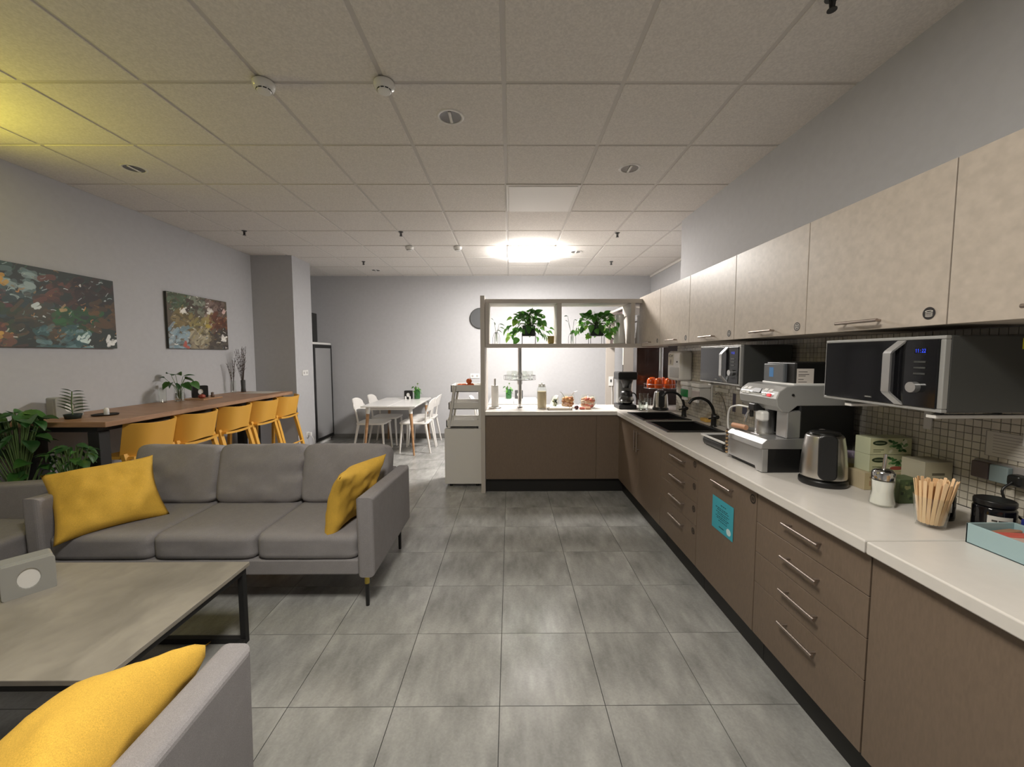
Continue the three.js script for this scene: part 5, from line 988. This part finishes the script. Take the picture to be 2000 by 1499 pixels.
  const tx = canvasTex(96, 96, (c) => { c.fillStyle = '#d8d0c8'; c.fillRect(0, 0, 96, 96); c.fillStyle = '#5a5450'; for (const [y, w] of [[18, 50], [34, 60], [44, 40], [66, 30], [82, 48]]) c.fillRect(10, y, w, 4); });
  add('paper_label', new THREE.PlaneGeometry(0.085, 0.075).translate(1.452, 1.345, -1.9735), mat([1, 1, 1], 0.8, { map: tx }), hp);
}
{ // beaded strap hanging over the machine's front, wooden grip lying on the drip tray
  const t = thing('beaded_strap', 'brown beaded strap hanging over the front of the espresso machine', 'strap', [1.225, 0.90, -2.24]);
  for (let i = 0; i < 14; i++) add('bead', sph(0.0075, 1.223 + 0.002 * Math.sin(i * 2), 0.905 + i * 0.0098, -2.242 + 0.002 * Math.cos(i * 3), 1, 0.8, 1, 8), i % 2 ? M.twig : mat([0.38, 0.25, 0.12], 0.6), t);
}
single('wooden_grip', [rod([1.262, 1.056, -2.255], [1.285, 1.056, -2.165], 0.0145, 12)], mat([0.62, 0.33, 0.20], 0.5), 'pinkish wooden grip lying on the espresso machine tray', 'tool');
{
  const x0 = 1.26, x1 = 1.46, z0 = -2.62, z1 = -2.34, t = thing('milk_container', 'black shallow container with pale rim left of the espresso machine', 'container', [1.36, WT, -2.48]);
  add('body', bx(x0, x1, WT, WT + 0.062, z0, z1, 0.028), M.black, t);
  add('rim', [bx(x0 - 0.003, x1 + 0.003, WT + 0.055, WT + 0.068, z1 - 0.008, z1 + 0.003, 0.003), bx(x0 - 0.003, x1 + 0.003, WT + 0.055, WT + 0.068, z0 - 0.003, z0 + 0.008, 0.003), bx(x0 - 0.003, x0 + 0.008, WT + 0.055, WT + 0.068, z0, z1, 0.003), bx(x1 - 0.008, x1 + 0.003, WT + 0.055, WT + 0.068, z0, z1, 0.003)], M.whiteGloss, t);
}
// near end of the worktop
{
  const x = 1.435, z = -1.515, t = thing('sugar_dispenser', 'glass sugar pourer with chrome top on the near worktop', 'sugar dispenser', [x, WT, z]), P = [[0, 0.002], [0.036, 0.002], [0.038, 0.012], [0.032, 0.055], [0.035, 0.10], [0.033, 0.115]];
  add('glass_body', lathe([...P, [0.0345, 0.115], [0.0365, 0.10], [0.0335, 0.055], [0.0395, 0.012], [0.038, 0], [0, 0]], x, WT, z, 28), M.glass, t);
  add('sugar', lathe([[0, 0.004], [0.0345, 0.004], [0.0365, 0.013], [0.0305, 0.055], [0.033, 0.098], [0, 0.103]], x, WT, z, 28), mat([0.80, 0.78, 0.74], 0.95), t);
  add('chrome_cap', lathe([[0.036, 0.105], [0.036, 0.13], [0.025, 0.142], [0, 0.144]], x, WT, z, 28), M.chrome, t);
  add('pour_tube', rod([x, WT + 0.14, z], [x + 0.004, WT + 0.20, z], 0.006, 12), M.chrome, t);
}
{
  const x = 1.425, z = -1.325, t = thing('stirrer_glass', 'glass tumbler packed with wooden stirring sticks', 'glass', [x, WT, z]);
  add('glass_body', lathe([[0, 0.010], [0.035, 0.010], [0.046, 0.105], [0.048, 0.105], [0.038, 0.0], [0, 0]], x, WT, z, 28), M.glass, t);
  const ringW = i => i < 11 ? 0.0095 : 0.0092, sm = [M.stick, mat([0.70, 0.44, 0.22], 0.7), mat([0.82, 0.58, 0.34], 0.7)];
  for (let i = 0; i < 31; i++) {
    const ring = i < 2 ? 0 : i < 11 ? 1 : 2, a = ring === 0 ? i * Math.PI : ring === 1 ? (i - 2) * Math.PI * 2 / 9 : (i - 11) * Math.PI / 10 + 0.1, rb = [0.004, 0.0155, 0.0300][ring], rt = [0.007, 0.029, 0.053][ring] * (0.95 + 0.10 * hash(i, 5, 1)), k = Math.cos(a), s = Math.sin(a);
    const A = V3(x + k * rb, WT + 0.0125, z + s * rb), B = V3(x + k * rt + 0.012, WT + 0.152 + 0.016 * hash(i, 2, 2), z + s * rt), L = A.distanceTo(B);
    const g = ext(roundRect(ringW(i), L, 0.004), 0.0020, 0.0004).translate(0, 0, -0.0010); g.rotateY(Math.PI / 2 - a); g.applyQuaternion(new THREE.Quaternion().setFromUnitVectors(V3(0, 1, 0), B.clone().sub(A).normalize())); g.translate((A.x + B.x) / 2, (A.y + B.y) / 2, (A.z + B.z) / 2);
    single('stirring_stick', g, sm[i % 3], 'flat wooden stirring stick standing in the tumbler', 'stirring stick', 'wooden stirring sticks in the tumbler');
  }
}
function printedBox(name, x0, x1, y0, y1, z0, z1, draw, label, side = [0.50, 0.52, 0.36]) {
  const t = thing(name, label, 'box', [(x0 + x1) / 2, y0, (z0 + z1) / 2]);
  add('carton', bx(x0, x1, y0, y1, z0, z1, 0.0015), mat(side, 0.6), t);
  add('printed_front', new THREE.PlaneGeometry(x1 - x0 - 0.003, y1 - y0 - 0.003).translate((x0 + x1) / 2, (y0 + y1) / 2, z1 + 0.0006), mat([1, 1, 1], 0.6, { map: canvasTex(192, 96, draw) }), t);
}
const teaDraw = (red) => (c) => { c.fillStyle = '#c8c8a0'; c.fillRect(0, 0, 192, 96); c.fillStyle = '#2c3a22'; c.beginPath(); c.ellipse(44, 28, 34, 15, 0, 0, 7); c.fill(); c.strokeStyle = '#c8c8a0'; c.lineWidth = 3; c.beginPath(); c.moveTo(22, 28); c.lineTo(66, 28); c.stroke(); for (let i = 0; i < 26; i++) { c.fillStyle = ['#2f5a2c', '#4a7a44', '#7fa06a', '#e0e0c4'][i % 4]; c.beginPath(); c.ellipse(128 + 46 * (hash(i, 1, 1) - 0.5) * 1.6, 46 + 40 * (hash(i, 2, 1) - 0.5) * 1.7, 13, 7, hash(i, 3, 1) * 3, 0, 7); c.fill(); } if (red) { c.fillStyle = '#a8584a'; c.beginPath(); c.ellipse(128, 76, 32, 11, 0, 0, 7); c.fill(); } c.fillStyle = '#6a7050'; c.fillRect(14, 66, 50, 5); c.fillRect(14, 78, 36, 4); };
printedBox('tea_box', 1.545, 1.725, 1.021, 1.094, -1.775, -1.700, teaDraw(false), 'pale green tea box on top of the stack of three', undefined);
printedBox('tea_box', 1.545, 1.725, 0.946, 1.0205, -1.775, -1.700, teaDraw(true), 'pale green tea box with red picture, middle of the stack');
printedBox('tea_box', 1.520, 1.715, WT, 0.9455, -1.775, -1.690, (c) => { c.fillStyle = '#c4b48c'; c.fillRect(0, 0, 192, 96); c.fillStyle = '#8a6a4a'; c.fillRect(20, 20, 100, 10); c.fillStyle = '#b08a6a'; c.fillRect(20, 44, 150, 30); }, 'tan tea box at the bottom of the stack', [0.48, 0.40, 0.26]);
printedBox('tea_box', 1.515, 1.600, WT, 0.965, -1.600, -1.530, (c) => { c.fillStyle = '#4c5c3a'; c.fillRect(0, 0, 192, 96); for (let i = 0; i < 20; i++) { c.fillStyle = ['#2c3a24', '#5f7044', '#8a8a5c'][i % 3]; c.fillRect(hash(i, 1, 4) * 170, hash(i, 2, 4) * 80, 26, 12); } }, 'dark green tea box behind the sugar pourer', [0.10, 0.13, 0.06]);
printedBox('tea_box', 1.625, 1.735, WT, 1.030, -1.640, -1.545, (c) => { c.fillStyle = '#b8b094'; c.fillRect(0, 0, 192, 96); c.fillStyle = '#6a6450'; for (let j = 0; j < 4; j++) c.fillRect(50, 26 + j * 13, 90, 6); }, 'pale beige tea box with dark lid print, right of the tea stack', [0.40, 0.37, 0.28]);
{
  const x = 1.615, z = -1.865, t = thing('layered_jar', 'glass of purple, yellow and red layers behind the kettle', 'jar', [x, WT, z]);
  const cols = [[0.30, 0.05, 0.03], [0.50, 0.22, 0.08], [0.55, 0.46, 0.20], [0.50, 0.45, 0.36], [0.30, 0.24, 0.34]];
  cols.forEach((c, i) => add('layer', cyl(0.030 + i * 0.0012, 0.0312 + i * 0.0012, WT + 0.004 + i * 0.024, WT + 0.0275 + i * 0.024, x, z, 22), mat(c, 0.8), t));
  add('glass_body', lathe([[0, 0.001], [0.0325, 0.001], [0.038, 0.145], [0.0395, 0.145], [0.034, 0], [0, 0]], x, WT, z, 24), M.glass, t);
}
function blackJar(x, z, r, h, label) {
  const t = thing('coffee_jar', label, 'jar', [x, WT, z]);
  add('body', lathe([[0, 0], [r * 0.95, 0], [r, 0.01], [r, h * 0.75], [r * 0.86, h * 0.86], [0, h * 0.86]], x, WT, z, 30), M.blackGloss, t);
  add('lid', lathe([[r * 0.9, h * 0.84], [r * 0.98, h * 0.86], [r * 0.98, h], [r * 0.9, h * 1.03], [0, h * 1.03]], x, WT, z, 30), M.black, t);
  const tx = canvasTex(96, 40, (c) => { c.fillStyle = '#cfcbc4'; c.fillRect(0, 0, 96, 40); c.fillStyle = '#3a3632'; c.fillRect(16, 16, 20, 7); c.fillRect(40, 16, 34, 7); });
  add('paper_label', surf((u, v) => { const a = 2.15 + (0.5 - u) * 1.15; return [x + Math.cos(a) * (r + 0.001), WT + h * (0.30 + 0.30 * v), z + Math.sin(a) * (r + 0.001)]; }, 8, 1), mat([1, 1, 1], 0.7, { map: tx, side: THREE.DoubleSide }), t);
}
blackJar(1.535, -1.400, 0.040, 0.105, 'black coffee jar with white label, left of the two beside the stirrers');
blackJar(1.590, -1.285, 0.050, 0.105, 'black coffee jar with white label, right of the two by the blue box');
{
  const x0 = 1.412, x1 = 1.56, z0 = -1.208, z1 = -0.90, h = 0.062, t = thing('blue_tray_box', 'light blue open tray of sachets at the right edge of the worktop', 'tray', [(x0 + x1) / 2, WT, (z0 + z1) / 2]);
  add('tray', [bx(x0, x1, WT, WT + 0.004, z0, z1, 0.001), bx(x0, x0 + 0.005, WT, WT + h, z0, z1, 0.001), bx(x1 - 0.005, x1, WT, WT + h, z0, z1, 0.001), bx(x0, x1, WT, WT + h, z0, z0 + 0.005, 0.001), bx(x0, x1, WT, WT + h, z1 - 0.005, z1, 0.001)], mat([0.33, 0.46, 0.48], 0.6), t);
  const sc = [mat([0.42, 0.22, 0.13], 0.5), mat([0.60, 0.12, 0.09], 0.45), mat([0.60, 0.42, 0.36], 0.5), mat([0.50, 0.30, 0.18], 0.5)], nm = ['brown', 'red', 'pink', 'tan'];
  for (let i = 0; i < 8; i++) single('sugar_sachet', bx(-0.052, 0.052, 0, 0.010, -0.016, 0.016, 0.004).rotateX((hash(i, 1, 9) - 0.5) * 0.5).rotateY(-0.25 + 0.5 * hash(i, 2, 9)).translate(1.486, WT + 0.040 + 0.004 * (i % 2), z0 + 0.035 + i * 0.034), sc[i % 4], nm[i % 4] + (i < 4 ? ' sachet in the far half of the light blue tray' : ' sachet in the near half of the light blue tray'), 'sachet', 'sachets in the blue tray');
}
single('blue_folder', bx(1.575, 1.735, WT, WT + 0.075, -1.205, -1.02, 0.004), mat([0.012, 0.025, 0.20], 0.4), 'deep blue box behind the light blue tray', 'box');
renderer.render(scene, camera);
